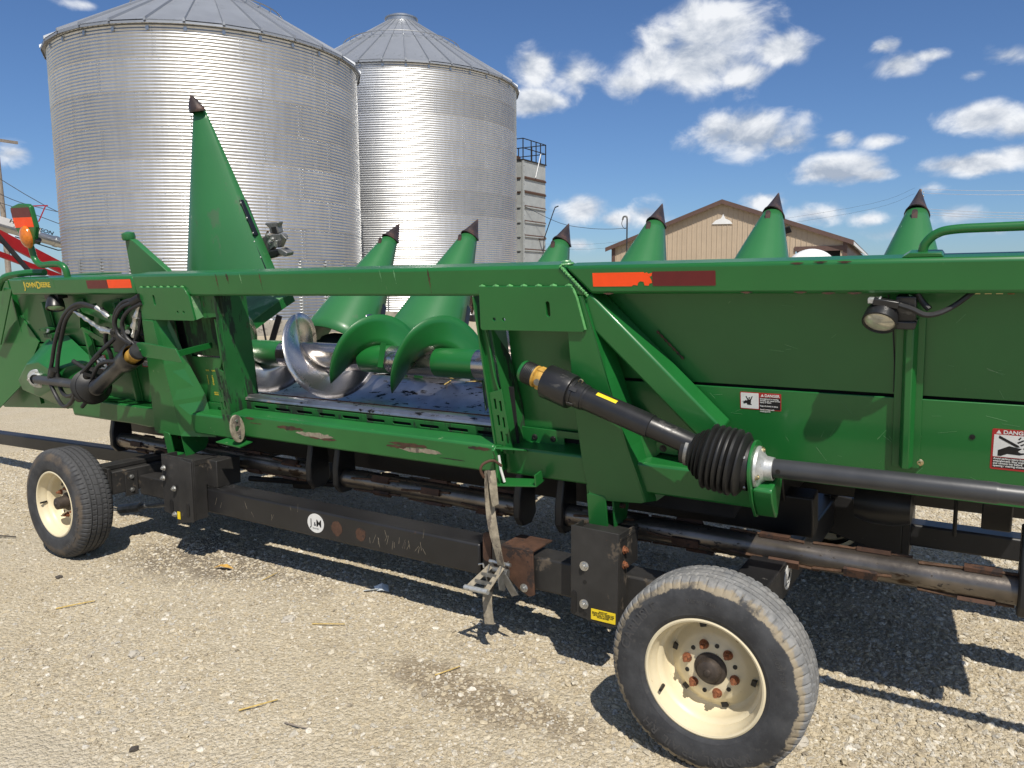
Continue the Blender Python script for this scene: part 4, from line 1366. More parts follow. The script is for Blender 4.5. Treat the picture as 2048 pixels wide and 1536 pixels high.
me = text_mesh('IMPORTANT\nBEFORE MOVING HEADER CART\nCHECK THAT ALL HEADER PINS\nARE PROPERLY LOCKED AND\nSTRAPS SECURED', .0062, .0003, .0001, 1.05, 'CENTER', lines=.95)
place_mesh(me, (-1.2165, 2.6020, .2965), (1, 0, 0), (0, 0, 1))
meshobj('lettering', me, 'decal_black', sr)
me = curve_mesh(rrect(-.011, .011, -.045, .045, .0105), [], .004)
place_mesh(me, (-1.345, 2.6045, .315), (1, 0, 0), (0, 0, 1))
meshobj('slot', me, 'decal_black', sr)
sl = saddle(-4.005, -3.722, 2.606, .268, .616, 0, 'black_dusty')
# the left saddle is a W-fold: a centre crease strip
cb(MB().prism([(-3.865, .235), (-3.722, .262), (-3.722, .600), (-3.82, .612)], 'y', 2.594, 2.6055), 'saddle_overlay', 'black_dusty', sl, bevel=.002)
for p in ((-3.965, .545), (-3.975, .485), (-3.88, .435), (-3.885, .285)):
    cb(MB().hexbolt((p[0], 2.5935, p[1]), (0, -1, 0), .0125, .012), 'bolt', 'bolt', sl)
for cx_ in (-3.93, -3.765):
    me = curve_mesh(rrect(-.014, .014, -.036, .036, .0135), [], .004)
    place_mesh(me, (cx_, 2.5925 if cx_ > -3.85 else 2.6045, .325), (1, 0, 0), (0, 0, 1))
    meshobj('slot', me, 'decal_black', sl)
cb(MB().box(-3.862, -3.838, 2.5905, 2.5935, .262, .305), 'label', 'yellow', sl)
cb(MB().box(-3.73, -3.64, 2.70, 2.86, .445, .60), 'saddle_box', 'black_dusty', sl, bevel=.004)
# round maker's sticker and scabs of rust on the long tube
def sticker(o, xd, yd, r, parent, name):
    pts = [(r * math.cos(2 * math.pi * k / 36), r * .86 * math.sin(2 * math.pi * k / 36)) for k in range(36)]
    me = curve_mesh(pts, [], .0016)
    place_mesh(me, o, xd, yd)
    s = meshobj(name, me, 'decal_white', parent, CL if parent is cart else None)
    n = Vector(xd).cross(Vector(yd)).normalized() * .0012
    for tx, sz, px_, py_ in (('J', r * .92, -.66, -.28), ('&', r * .48, -.22, -.24), ('M', r * .92, .06, -.28)):
        me = text_mesh(tx, sz, .0004, r * .006, .95)
        place_mesh(me, Vector(o) + Vector(xd) * px_ * r + Vector(yd) * py_ * r + n, xd, yd)
        meshobj('lettering', me, 'decal_black', s)
    me = text_mesh('MFG CO INC', r * .13, .0003, 0, 1, 'CENTER')
    place_mesh(me, Vector(o) + Vector(yd) * -.52 * r + n, xd, yd)
    meshobj('lettering', me, 'decal_black', s)
    return s
sticker((-2.872, 2.6985, .366), (1, 0, 0), (0, 0, 1), .058, cart, 'maker_sticker')
sticker((-.5985, 2.905, .468), (0, 1, 0), (0, 0, 1), .055, cart, 'maker_sticker')
for (x, z, r, sd) in ((-2.725, .362, .036, 1), (-2.565, .358, .032, 4)):
    pts = [(x + r * (1 + .25 * nz(math.cos(t) * 2, math.sin(t) * 2, 1.3, sd)) * math.cos(t), z + r * (1 + .3 * nz(math.cos(t) * 2, math.sin(t) * 2, 1.9, sd + 2)) * math.sin(t)) for t in [2 * math.pi * k / 28 for k in range(28)]]
    me = curve_mesh(pts, [], .0008)
    place_mesh(me, (0, 2.6992, 0), (1, 0, 0), (0, 0, 1))
    meshobj('rust_scab', me, 'rust', cart, CL)
scr = MB()
rs = random.Random(4)
for k in range(16):
    x = -2.50 + k * .021 + rs.uniform(-.01, .01)
    z = .355 + rs.uniform(-.02, .02)
    dx, dz = rs.uniform(-.02, .025), rs.uniform(.025, .05)
    scr.bar((x, 2.6995, z - dz / 2), (x + dx, 2.6995, z + dz / 2), .0006, .0011)
for k in range(12):
    x = -3.7 + rs.uniform(0, 1.7); z = .36 + rs.uniform(-.04, .05)
    scr.bar((x, 2.6995, z), (x + rs.uniform(-.02, .02), 2.6995, z + rs.uniform(.02, .05)), .0006, .0009)
cb(scr, 'paint_scratches', 'strap', smooth=0)
# rusty clamp the strap is bolted to
cl_ = cb(MB().prism([(-1.745, .445), (-1.583, .445), (-1.575, .262), (-1.60, .250), (-1.655, .275), (-1.745, .35)], 'y', 2.688, 2.697), 'strap_bracket', 'rust', bevel=.0015)
cb(MB().box(-1.745, -1.583, 2.688, 2.86, .4455, .453), 'bracket_top', 'rust', cl_, bevel=.001)
cb(MB().hexbolt((-1.625, 2.688, .285), (0, -1, 0), .014, .010), 'bolt', 'bolt', cl_)
me = curve_mesh(rrect(-.021, .021, -.065, .065, .020, 6), [], .008)
place_mesh(me, (-1.793, 2.662, .445), (1, 0, 0), (0, 0, 1))
meshobj('tang', me, 'rust', cl_)

# ---------------------------------------------------------------- ratchet strap
rsE = empty('ratchet_strap', (-1.73, 2.62, .13))
tag(rsE, 'frayed tan ratchet strap hanging from the green lower beam to the cart tube', 'ratchet strap')
RL = Vector((1.73, -2.62, -.13))
def rb(mb, n, m, parent=None, **k):
    return mb.build(n, m, parent or rsE, loc=RL if parent is None else None, **k)
def ribbon(pts, w, th, twist):
    # flat webbing along a path; twist = list of angles about the path
    pts = [Vector(p) for p in pts]
    mb = MB()
    vs, fs = [], []
    n = len(pts)
    for i, p in enumerate(pts):
        d = (pts[min(i + 1, n - 1)] - pts[max(i - 1, 0)]).normalized()
        t = twist[i]
        side = Vector((math.cos(t), math.sin(t), 0))
        side = (side - d * side.dot(d)).normalized()
        nn = d.cross(side)
        ww = w[i] if isinstance(w, list) else w
        for a, b_ in ((-1, -1), (1, -1), (1, 1), (-1, 1)):
            vs.append(p + side * a * ww / 2 + nn * b_ * th / 2)
    for i in range(n - 1):
        for k in range(4):
            k2 = (k + 1) % 4
            fs.append((i * 4 + k, i * 4 + k2, i * 4 + 4 + k2, i * 4 + 4 + k))
    fs += [(3, 2, 1, 0), (n * 4 - 4, n * 4 - 3, n * 4 - 2, n * 4 - 1)]
    mb.add(vs, fs)
    return mb
P1 = spline([(-1.745, 2.60, .80), (-1.742, 2.602, .70), (-1.735, 2.606, .60), (-1.722, 2.61, .52), (-1.705, 2.615, .44), (-1.700, 2.625, .39)], 5)
rb(ribbon(P1, .040, .004, [R_(78) - R_(88) * min(1, max(0, (i - 2) / 17)) for i in range(len(P1))]), 'webbing', 'strap')
P2 = spline([(-1.728, 2.598, .80), (-1.718, 2.596, .74), (-1.712, 2.598, .68), (-1.708, 2.60, .655)], 5)
rb(ribbon(P2, .034, .004, [R_(35 + 3 * i) for i in range(len(P2))]), 'loose_end', 'strap')
P3 = spline([(-1.752, 2.64, .33), (-1.752, 2.60, .27), (-1.748, 2.592, .20), (-1.738, 2.590, .135)], 6)
rb(ribbon(P3, .046, .004, [R_(-6 + i * .5) for i in range(len(P3))]), 'tail', 'strap')
rb(MB().tube(spline([(-1.745, 2.57, .775), (-1.752, 2.556, .81), (-1.742, 2.565, .835), (-1.715, 2.595, .845), (-1.69, 2.62, .82)], 5), .006, 8), 'hook', 'rust')
# ratchet: two cheek plates, spools, handle arms and grip
for sx_ in (-.030, .030):
    rb(MB().prism([(2.66, .40), (2.60, .395), (2.575, .345), (2.585, .30), (2.625, .28), (2.665, .33)], 'x', -1.716 + sx_, -1.7125 + sx_), 'ratchet_cheek', 'cast', bevel=.001)
rb(MB().tube([(-1.755, 2.625, .365), (-1.665, 2.625, .365)], .013, 12), 'spool', 'cast')
rb(MB().tube([(-1.765, 2.635, .395), (-1.66, 2.635, .395)], .008, 10), 'axle_pin', 'bolt')
for p, q in (((-1.742, 2.61, .385), (-1.812, 2.545, .300)), ((-1.684, 2.61, .390), (-1.716, 2.535, .306))):
    d_ = (Vector(q) - Vector(p)).normalized()
    rb(MB().bar(p, q, .004, .026, up=(.3, .5, 1)), 'handle_arm', 'strap', bevel=.001)
rb(MB().tube([(-1.828, 2.540, .298), (-1.704, 2.530, .305)], .0115, 14), 'handle_grip', 'alu')
rb(MB().bar((-1.79, 2.562, .325), (-1.703, 2.555, .330), .006, .016), 'handle_bar', 'cast')
rb(MB().bar((-1.77, 2.585, .352), (-1.695, 2.58, .357), .010, .014), 'pawl', 'cast')
rb(MB().bar((-1.684, 2.61, .36), (-1.64, 2.64, .265), .006, .035, up=(1, 0, .3)), 'anchor_tang', 'cast', bevel=.001)
rb(MB().tube([(-1.80, 2.605, .382), (-1.775, 2.60, .392), (-1.77, 2.60, .375)], .004, 6), 'cotter', 'bolt')

# ---------------------------------------------------------------- corn head
# local frame: x along the head, y into it (away from the viewer), z up its tilted back
H = empty('corn_header', (-2.6, 2.7554, .5853), (R_(10), 0, 0))
tag(H, 'green eight-row corn head with raised snouts resting on the black cart', 'corn head')
HL = Vector((.2, 0, 1.01))
def hb(mb, name, m='green', parent=None, **k):
    return mb.build(name, m, parent or H, loc=HL if parent is None else None, **k)
def hm(name, me, m, parent=None, **k):
    return meshobj(name, me, m, parent or H, HL if parent is None else None, **k)
def plate(name, outer, holes, c0, c1, m='green', parent=None, bev=.0015):
    me = curve_mesh(outer, holes, c1 - c0, bev)
    place_mesh(me, (0, (c0 + c1) / 2, 0), (1, 0, 0), (0, 0, 1))
    return hm(name, me, m, parent)
def hflat(name, outer, c, th, m, parent=None):
    me = curve_mesh(outer, [], th)
    place_mesh(me, (0, c - th / 2, 0), (1, 0, 0), (0, 0, 1))
    return hm(name, me, m, parent, smooth=0)
def htext(s, a, b_, c, size, m, parent=None, bold=0.0, sx=1.0, align='LEFT', lines=1.0, ex=.0004, shear=0):
    me = text_mesh(s, size, ex, bold, sx, align, shear, 1.0, lines)
    place_mesh(me, (a, c, b_), (1, 0, 0), (0, 0, 1))
    return hm('lettering', me, m, parent, smooth=0)

# top beams
tb = hb(MB().prism([(1.022, .050), (2.82, .050), (2.82, -.056), (1.128, -.056)], 'y', 0, .105), 'top_beam', 'green', bevel=.013)
cbm = hb(MB().prism([(-1.715, .058), (1.012, .056), (1.118, -.063), (-1.70, -.063)], 'y', -.006, .112), 'centre_beam', 'green', bevel=.013)
lb = hb(MB().prism([(-3.10, .050), (-1.722, .050), (-1.707, -.056), (-3.10, -.056)], 'y', 0, .105), 'top_beam', 'green', bevel=.013)
# weld bead along the mitre, over the top and down the face
wb = [(1.012 + .106 * t + .0012 * math.sin(t * 70), -.0045 - .002 * abs(math.sin(t * 60)), .052 - .112 * t) for t in [k / 44 for k in range(45)]]
hb(MB().tube(wb, [.0055 + .0018 * math.sin(k * 1.9) for k in range(45)], 7), 'weld_bead', 'weld', cbm)
hb(MB().tube([(1.012 + .035 * math.sin(k * .3), .004 + .1 * k / 20, .056) for k in range(21)], .0045, 6), 'weld_bead', 'weld', cbm)
# chipped paint on the centre beam
rc_ = random.Random(11)
for (a0, w_, h_) in ((-.985, .020, .085), (-.90, .03, .05), (-.655, .012, .085), (.385, .017, .10), (.2, .012, .06), (.12, .01, .05), (-.8, .012, .05)):
    pts = []
    n = 14
    for k in range(n):
        t = k / (n - 1)
        pts.append((a0 + w_ * (.5 - abs(t - .35)) * rc_.uniform(.25, .9) + t * .006, .052 - h_ * t))
    for k in range(n - 1, -1, -1):
        t = k / (n - 1)
        pts.append((a0 - w_ * (.5 - abs(t - .35)) * rc_.uniform(.25, .9) + t * .006, .052 - h_ * t))
    hflat('paint_chip', pts, -.0062, .0004, 'rust' if w_ > .015 or a0 == -.655 else 'green_light', cbm)
# reflectors
def tape(b, a0, a1, b0, b1, m, ragged=0):
    if ragged:
        pts = [(a0, b0), (a0, b1)]
        rr = random.Random(5)
        pts += [(a1 - .03, b1), (a1 - .026, b1 - .004), (a1 - .018, b1 - .001), (a1 - .012, b1 - .006), (a1 + .002, b1 - .003), (a1 + .0, b1 - .014), (a1 - .008, b1 - .016), (a1 - .002, b0 + .022), (a1 + .001, b0 + .012), (a1 - .01, b0 + .009), (a1 - .012, b0 + .002),
                (a1 - .028, b0 + .003), (a1 - .031, b0 + .016), (a1 - .045, b0 + .018), (a1 - .052, b0 + .012), (a1 - .055, b0 + .003), (a1 - .07, b0 + .005), (a1 - .078, b0)]
    else:
        pts = rrect(a0, a1, b0, b1, .003, 3)
    return hflat('reflective_strip', pts, -.0004, .0008, m, b)
tape(tb, 1.141, 1.3705, -.0265, .0235, 'orange', 1)
tape(tb, 1.373, 1.598, -.026, .025, 'redtape')
tape(lb, -2.187, -1.974, -.018, .031, 'redtape')
tape(lb, -1.971, -1.740, -.016, .033, 'orange')
# maker's name on the left beam
jd = hb(MB().box(-2.93, -2.55, -.0007, -.0002, -.014, .043), 'name_strip', 'green', lb)
x = -2.915
for ch, sz in (('J', .062), ('OHN', .043), ('D', .062), ('EERE', .043)):
    t = htext(ch, x, -.006 if sz < .05 else -.014, -.0013, sz, 'yellow_text', lb, .0010, 1.22)
    x += (max(v.co.x for v in t.data.vertices) - min(v.co.x for v in t.data.vertices)) + .007
# small chips of paint along the right beam
for (a0, b0) in ((1.86, .043), (1.93, .045), (2.0, .044), (1.87, -.05), (1.955, -.053), (2.03, -.053), (1.70, -.05), (1.2, -.053)):
    hflat('paint_chip', [(a0 + .018 * math.cos(t) * (1 + .4 * math.sin(3 * t)), b0 + .0035 * math.sin(t)) for t in [k * .52 for k in range(12)]], -.0003, .0004, 'rust', tb)

# gusset plates with slots and holes
gr = plate('gusset_plate', [(.644, -.022), (1.052, -.024), (1.062, -.030), (1.074, -.068), (1.098, -.186), (1.092, -.194), (.636, -.197), (.630, -.190)],
           [rrect(.941, .961, -.140, -.078, .0095), circ(.700, -.153, .0085), circ(.745, -.153, .0085)], -.0185, -.0065)
gl = plate('gusset_plate', [(-1.645, -.014), (-1.262, -.014), (-1.250, -.020), (-1.222, -.062), (-1.213, -.187), (-1.222, -.192), (-1.684, -.192)],
           [rrect(-1.541, -1.521, -.112, -.052, .0095), circ(-1.345, -.147, .0085), circ(-1.292, -.147, .0085)], -.0185, -.0065)
for g, a0, a1, bb in ((gr, .655, 1.045, -.022), (gl, -1.635, -1.27, -.0135)):
    for k in range(7):
        aa = a0 + (a1 - a0) * k / 6
        hb(MB().tube([(aa - .014, -.010, bb), (aa, -.012, bb + .003), (aa + .014, -.010, bb)], [.004, .0068, .004], 8), 'weld_bead', 'weld', g)
hb(MB().tube([(1.055, -.012, -.026), (1.064, -.013, -.036), (1.076, -.012, -.07), (1.10, -.011, -.188)], [.005, .006, .0055, .006], 8), 'weld_bead', 'weld', gr)
# the boxed continuation of the left gusset towards the opening
hb(MB().sheet([(-1.213, -.0065, -.190), (-1.205, .08, -.175), (-1.215, .08, -.064), (-1.222, -.0065, -.064)], .006), 'gusset_return', 'green_light', gl)  # lighter green paints in the sun falling on this return
hb(MB().prism([(-1.20, -.064), (-1.02, -.064), (-1.03, -.175), (-1.20, -.188)], 'y', .030, .038), 'header_box', 'green_grime_shade')

# support posts
def post(front, outer, name='support_post'):
    # front polygon in (a,b); outer = flange outer edge at depth
    p = hb(MB().prism(front, 'y', -.005, .006), name, 'green', bevel=.002)
    return p
bend_r = [(1.092, -.060), (1.172, -.378), (1.236, -.652), (1.262, -.735), (1.300, -.866)]
fr = [(1.020, -.070)] + bend_r + [(1.285, -.874), (1.063, -.892), (1.042, -.76), (1.024, -.50)]
pr = post(fr, None)
out_r = [(1.103, .075, -.068), (1.20, .075, -.378), (1.262, .075, -.64), (1.286, .075, -.735), (1.318, .06, -.885)]
for i in range(4):
    q = [(bend_r[i][0], -.005, bend_r[i][1]), (bend_r[i + 1][0], -.005, bend_r[i + 1][1]), out_r[i + 1], out_r[i]]
    hb(MB().sheet(q, -.006), 'post_flange', 'green', pr)
hb(MB().sheet([(1.318, .06, -.885), (1.286, .075, -.735), (1.325, .11, -.72), (1.352, .10, -.862)], .008), 'post_gusset', 'green', pr)
hb(MB().sheet([(1.262, .075, -.64), (1.23, .075, -.50), (1.30, .115, -.56), (1.322, .115, -.70), (1.286, .075, -.735)], .008), 'post_gusset', 'green', pr)
bend_l = [(-1.570, -.196), (-1.560, -.45), (-1.548, -.66), (-1.545, -.875)]
fl_ = [(-1.668, -.192)] + bend_l + [(-1.800, -.880), (-1.72, -.49)]
pl = hb(MB().prism(fl_, 'y', -.030, -.020), 'support_post', 'green_worn', bevel=.002)
out_l = [(-1.545, .05, -.196), (-1.49, .075, -.45), (-1.425, .10, -.66), (-1.375, .075, -.90)]
for i in range(3):
    q = [(bend_l[i][0], -.030, bend_l[i][1]), (bend_l[i + 1][0], -.030, bend_l[i + 1][1]), out_l[i + 1], out_l[i]]
    hb(MB().sheet(q, -.006), 'post_flange', 'green', pl)
# feet standing in the saddles
for a0, a1, cf, mm in ((1.050, 1.133, -.008, 'green'), (-1.712, -1.652, -.034, 'green_worn')):
    f_ = hb(MB().prism([(a0, -.870), (a0 + .01, -.862), (a1 - .01, -.866), (a1, -.876), (a1, -1.010), (a0, -1.010)], 'y', cf, cf + .0095), 'mounting_foot', mm, bevel=.0015)
    for aa in (a0 + .004, a1 + (.03 if a0 > 0 else .10)):
        hb(MB().prism([(cf + .010, -.83), (.13, -.83), (.15, -.90), (.14, -.97), (.11, -1.006), (cf + .010, -1.010)], 'x', aa - .008, aa), 'foot_cheek', mm, f_, bevel=.0015)
    hb(MB().box(a0, a1 + .03, cf + .011, .12, -1.009, -1.002), 'foot_sole', mm, f_)
    hb(MB().tube([(a0 - .02, .06, -.93), (a1 + .05, .06, -.93)], .010, 10), 'foot_pin', 'rust', f_)

# sheet metal of the back
hb(MB().box(1.10, 2.82, .120, .128, -.407, -.030), 'back_panel', 'green', bevel=.001)
hb(MB().prism([(1.10, -.417), (2.82, -.417), (2.82, -.752), (1.56, -.752), (1.52, -.632), (1.10, -.632)], 'y', .112, .120), 'back_panel', 'green', bevel=.002)
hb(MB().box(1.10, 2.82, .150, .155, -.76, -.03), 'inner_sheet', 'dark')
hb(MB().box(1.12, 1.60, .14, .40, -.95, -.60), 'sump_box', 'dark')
# stiffening channel
ch = hb(MB().prism([(.1115, 0), (.1115, 0)], 'x', 0, 0) if False else MB().box(2.140, 2.222, .104, .1115, -.652, -.10), 'stiffener_channel', 'green', bevel=.001)
hb(MB().prism([(2.160, .1035), (2.172, .074), (2.192, .074), (2.204, .1035)], 'z', -.648, -.15), 'channel_rib', 'green', ch, bevel=.003)
hb(MB().lathe([(.012, 0), (.0125, .003), (.008, .006), (.004, .0065), (.0005, .004)], (2.222, .110, -.632), (0, -1, 0), 18), 'bolt', 'brass', ch)
hb(MB().tube([(2.112, .119, -.08), (2.13, .118, -.2), (2.137, .118, -.3), (2.138, .118, -.40)], .0022, 6), 'wire', 'wire')
hb(MB().lathe([(.0085, 0), (.0085, .0015), (.001, .0018)], (2.365, .1115, -.530), (0, -1, 0), 16), 'grommet', 'decal_black')
# scuffs on the big panels and a row of screws under the seam
rs = random.Random(21)
sc_ = MB()
for k in range(46):
    a = rs.uniform(1.35, 2.9); b0 = rs.uniform(-.70, -.43)
    l = rs.uniform(.01, .06); t = rs.uniform(-1.2, 1.2)
    sc_.bar((a, .1116, b0), (a + l * math.cos(t), .1116, b0 + l * math.sin(t)), .0004, rs.uniform(.0005, .0011), up=(0, 0, 1) if abs(math.cos(t)) > .4 else (1, 0, 0))
for k in range(18):
    a = rs.uniform(1.3, 2.9); b0 = rs.uniform(-.38, -.1)
    l = rs.uniform(.01, .05); t = rs.uniform(-1.2, 1.2)
    sc_.bar((a, .1196, b0), (a + l * math.cos(t), .1196, b0 + l * math.sin(t)), .0004, rs.uniform(.0005, .0009), up=(0, 0, 1) if abs(math.cos(t)) > .4 else (1, 0, 0))
tag(hb(sc_, 'paint_scuffs', 'green_light', smooth=0), kind='stuff')
# diagonal brace
bd_ = Vector((.48, 0, -.48)).normalized()
pB = hb(MB().bar((1.085, .055, -.085), (1.575, .055, -.575), .098, .098, up=(0, 1, 0)), 'diagonal_brace', 'green', bevel=.010)
hb(MB().tube([(1.335 + .1 * t, .112, -.215 - .105 * t + .0) for t in [k / 20 for k in range(21)]], [.004 + .002 * math.sin(k * 2.1) for k in range(21)], 7), 'weld_bead', 'rust', pB)
hb(MB().prism([(1.315, -.655), (1.40, -.658), (1.40, -.700), (1.315, -.695)], 'y', .10, .106), 'tab', 'green')
hb(MB().hexbolt((1.342, .10, -.678), (0, -1, 0), .011, .006), 'bolt', 'black')
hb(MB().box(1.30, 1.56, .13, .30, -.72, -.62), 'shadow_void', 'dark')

# recess between post and opening
hb(MB().box(.672, 1.05, .120, .128, -.655, -.030), 'recess_panel', 'green', bevel=.001)
sp = plate('slotted_strip', [(.70, -.650), (1.10, -.655), (1.10, -.735), (.70, -.735)], [rrect(.905, 1.085, -.718, -.680, .008)], .100, .108)
for aa in (.765, .855):
    hb(MB().lathe([(.0135, 0), (.0125, .005), (.006, .006), (.005, .003), (.0005, .003)], (aa, .1, -.690), (0, -1, 0), 18), 'bolt', 'black', sp)
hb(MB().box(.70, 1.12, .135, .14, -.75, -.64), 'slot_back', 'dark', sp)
hb(MB().prism([(.80, -.195), (.935, -.195), (.930, -.215), (.915, -.225), (.82, -.225), (.805, -.215)], 'y', .108, .118), 'tab', 'green')
hb(MB().box(-1.52, -1.08, .120, .128, -.425, -.10), 'recess_panel', 'green_grime_shade', bevel=.001)
rp = hb(MB().box(-1.52, -1.08, .112, .119, -.70, -.432), 'recess_panel', 'green', bevel=.002)
spl = plate('slotted_strip', [(-1.50, -.700), (-1.06, -.700), (-1.06, -.785), (-1.50, -.785)], [rrect(-1.345, -1.205, -.765, -.725, .008)], .100, .108)
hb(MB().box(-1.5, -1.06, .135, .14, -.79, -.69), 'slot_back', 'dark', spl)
hb(MB().lathe([(.0135, 0), (.0125, .005), (.0005, .003)], (-1.165, .1, -.745), (0, -1, 0), 18), 'bolt', 'black', spl)
# settings chart in yellow print
chart = ('DECK      PLATE      SPACING\n\n\nA          14\nB          16\nC          18\nD          20\nE          22\nF          24', .0105)
htext(chart[0], -1.395, -.515, .1115, .012, 'yellow_text', rp, .0001, 1.0, lines=.85)
htext('SEE OPERATOR\nMANUAL', -1.36, -.645, .1115, .012, 'yellow_text', rp, .0001, 1.2)
# left back panels, seam, ribs
hb(MB().box(-3.30, -1.60, .120, .128, -.405, -.030), 'back_panel', 'green', bevel=.001)
hb(MB().box(-3.30, -1.50, .112, .120, -.86, -.415), 'back_panel', 'green', bevel=.002)
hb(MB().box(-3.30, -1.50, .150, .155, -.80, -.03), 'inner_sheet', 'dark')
for aa in (-2.92, -2.50, -2.10):
    c_ = hb(MB().box(aa - .035, aa + .035, .1045, .1115, -.80, -.10), 'stiffener_channel', 'green', bevel=.001)
    hb(MB().prism([(aa - .02, .104), (aa - .010, .078), (aa + .010, .078), (aa + .02, .104)], 'z', -.80, -.12), 'channel_rib', 'green', c_, bevel=.002)

# opening jambs
for s, (at, ab, mm) in {'r': ((.592), (.622), 'green'), 'l': ((-1.035), (-1.098), 'green_grime_shade')}.items():
    sg = 1 if s == 'r' else -1
    j = hb(MB().hexa([(at, -.002, -.064), (at, .20, -.064), (at + sg * .008, .20, -.064), (at + sg * .008, -.002, -.064)][::-1],
                     [(ab, -.002, -.735), (ab, .20, -.735), (ab + sg * .008, .20, -.735), (ab + sg * .008, -.002, -.735)][::-1]), 'opening_jamb', mm)
    # front flange, two ribs and a slotted adjusting plate
    hb(MB().prism([(at + sg * .008, -.19), (at + sg * .045, -.19), (ab + sg * .05, -.73), (ab + sg * .008, -.73)], 'y', .02, .027), 'jamb_flange', mm, j, bevel=.001)
    hb(MB().tube(spline([(at + sg * .035, .012, -.19), (at + sg * .05, .010, -.26), (at + sg * .06, .012, -.40), (ab + sg * .055, .012, -.52), (ab + sg * .06, .015, -.72)], 6), .0045, 6), 'jamb_rib', mm, j)
    hb(MB().sheet([(at + sg * .06, .02, -.19), (at + sg * .085, .10, -.33), (ab + sg * .085, .115, -.55), (ab + sg * .085, .115, -.73), (ab + sg * .06, .02, -.73), (at + sg * .075, .02, -.4)][::sg], .005), 'jamb_web', 'green_grime_shade', j)  # darker green here stands in for the shade on the web
    pts = [(ab - sg * .002, -.475), (ab + sg * .062, -.455), (ab + sg * .085, -.735), (ab + sg * .012, -.745)]
    if sg < 0: pts = pts[::-1]
    holes = []
    for k in range(3):
        for q in (0, 1):
            cx_ = ab + sg * (.022 + .026 * q + .008 * k)
            cz = -.520 - .072 * k - .008 * q
            holes.append([(cx_ - .0065, cz + .022), (cx_ + .0065, cz + .024), (cx_ + .008, cz - .024), (cx_ - .005, cz - .026)])
    plate('slotted_plate', pts, holes, .004, .011, mm, j)
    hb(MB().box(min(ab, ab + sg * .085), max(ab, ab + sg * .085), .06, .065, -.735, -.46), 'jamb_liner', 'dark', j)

# lower beams
lbc = hb(MB().box(-1.075, .628, -.020, .085, -.828, -.702), 'lower_beam', 'green_worn', bevel=.011)
hb(MB().box(.655, 1.765, .0125, .140, -.838, -.712), 'lower_beam', 'green', bevel=.011)
hb(MB().box(-2.75, -1.085, .0125, .140, -.868, -.742), 'lower_beam', 'green_worn', bevel=.011)
# bare scrapes on the centre beam
rs = random.Random(9)
for (a0, b0, w_, h_, mm) in ((-.62, -.742, .20, .022, 'rust'), (-.45, -.762, .26, .024, 'strap'), (-.40, -.775, .20, .016, 'rust'), (.16, -.748, .22, .020, 'rust'), (.22, -.77, .24, .022, 'strap'), (.08, -.765, .12, .014, 'rust'), (.55, -.722, .12, .014, 'rust'), (-.92, -.715, .07, .012, 'rust'), (-.88, -.74, .09, .005, 'rust'), (.40, -.79, .14, .004, 'decal_black')):
    pts = []
    for k in range(30):
        t = 2 * math.pi * k / 30
        r = 1 + .45 * rs.uniform(-1, 1)
        pts.append((a0 + w_ * .5 * math.cos(t) * (1 + .12 * rs.uniform(-1, 1)), b0 + h_ * .5 * math.sin(t) * r))
    hflat('scrape', pts, -.0202, .0004 + .0001 * rs.random(), mm, lbc)
hb(MB().box(.628, .655, -.010, .12, -.82, -.705), 'beam_splice', 'green_worn')
# latch hook at the right end of the opening
hk = hb(MB().prism([(-.075, -.70), (-.055, -.685), (-.03, -.69), (-.02, -.73), (-.02, -.85), (-.04, -.875), (-.075, -.86), (-.062, -.80), (-.058, -.75)], 'x', .655, .667), 'latch_hook', 'green_worn', bevel=.002)
hb(MB().hexa([(.657, -.075, -.862), (.85, -.065, -.842), (.85, .01, -.842), (.657, .01, -.862)], [(.657, -.075, -.856), (.85, -.065, -.836), (.85, .01, -.836), (.657, .01, -.856)]), 'hook_tray', 'green_worn', hk, bevel=.001)
hb(MB().box(.845, .852, -.065, -.01, -.84, -.79), 'tray_lip', 'green_worn', hk)
hb(MB().sheet([(.667, -.06, -.69), (.78, -.02, -.70), (.78, .01, -.715), (.667, .01, -.71)], .006), 'hook_gusset', 'green_worn', hk)
hb(MB().tube([(.668, -.045, -.73), (.674, -.05, -.79), (.69, -.055, -.845)], .006, 8), 'pin_retainer', 'decal_white', hk)
# round latch ear at the left end
el = [(-.062 + .042 * math.cos(t), -.765 + .075 * math.sin(t)) for t in [2 * math.pi * k / 28 for k in range(28)]]
me = curve_mesh([(y, z) for y, z in el], [circ(-.062, -.765, .017, 16)], .012, .0015)
place_mesh(me, (-.985, 0, 0), (0, 1, 0), (0, 0, 1))
ear = hm('latch_ear', me, 'strap')
hb(MB().box(-1.13, -.99, -.03, -.021, -.84, -.71), 'ear_plate', 'green_grime_shade', ear)
hb(MB().hexa([(-1.15, -.09, -.852), (-.96, -.09, -.862), (-.96, .0, -.862), (-1.13, .0, -.852)], [(-1.15, -.09, -.846), (-.96, -.09, -.856), (-.96, .0, -.856), (-1.13, .0, -.846)]), 'ear_tray', 'green_worn', ear)
for z in (-.72, -.81):
    hb(MB().lathe([(.008, 0), (.007, .004), (.0005, .004)], (-.978, -.062, z), (1, 0, 0), 12), 'bolt', 'bolt', ear)

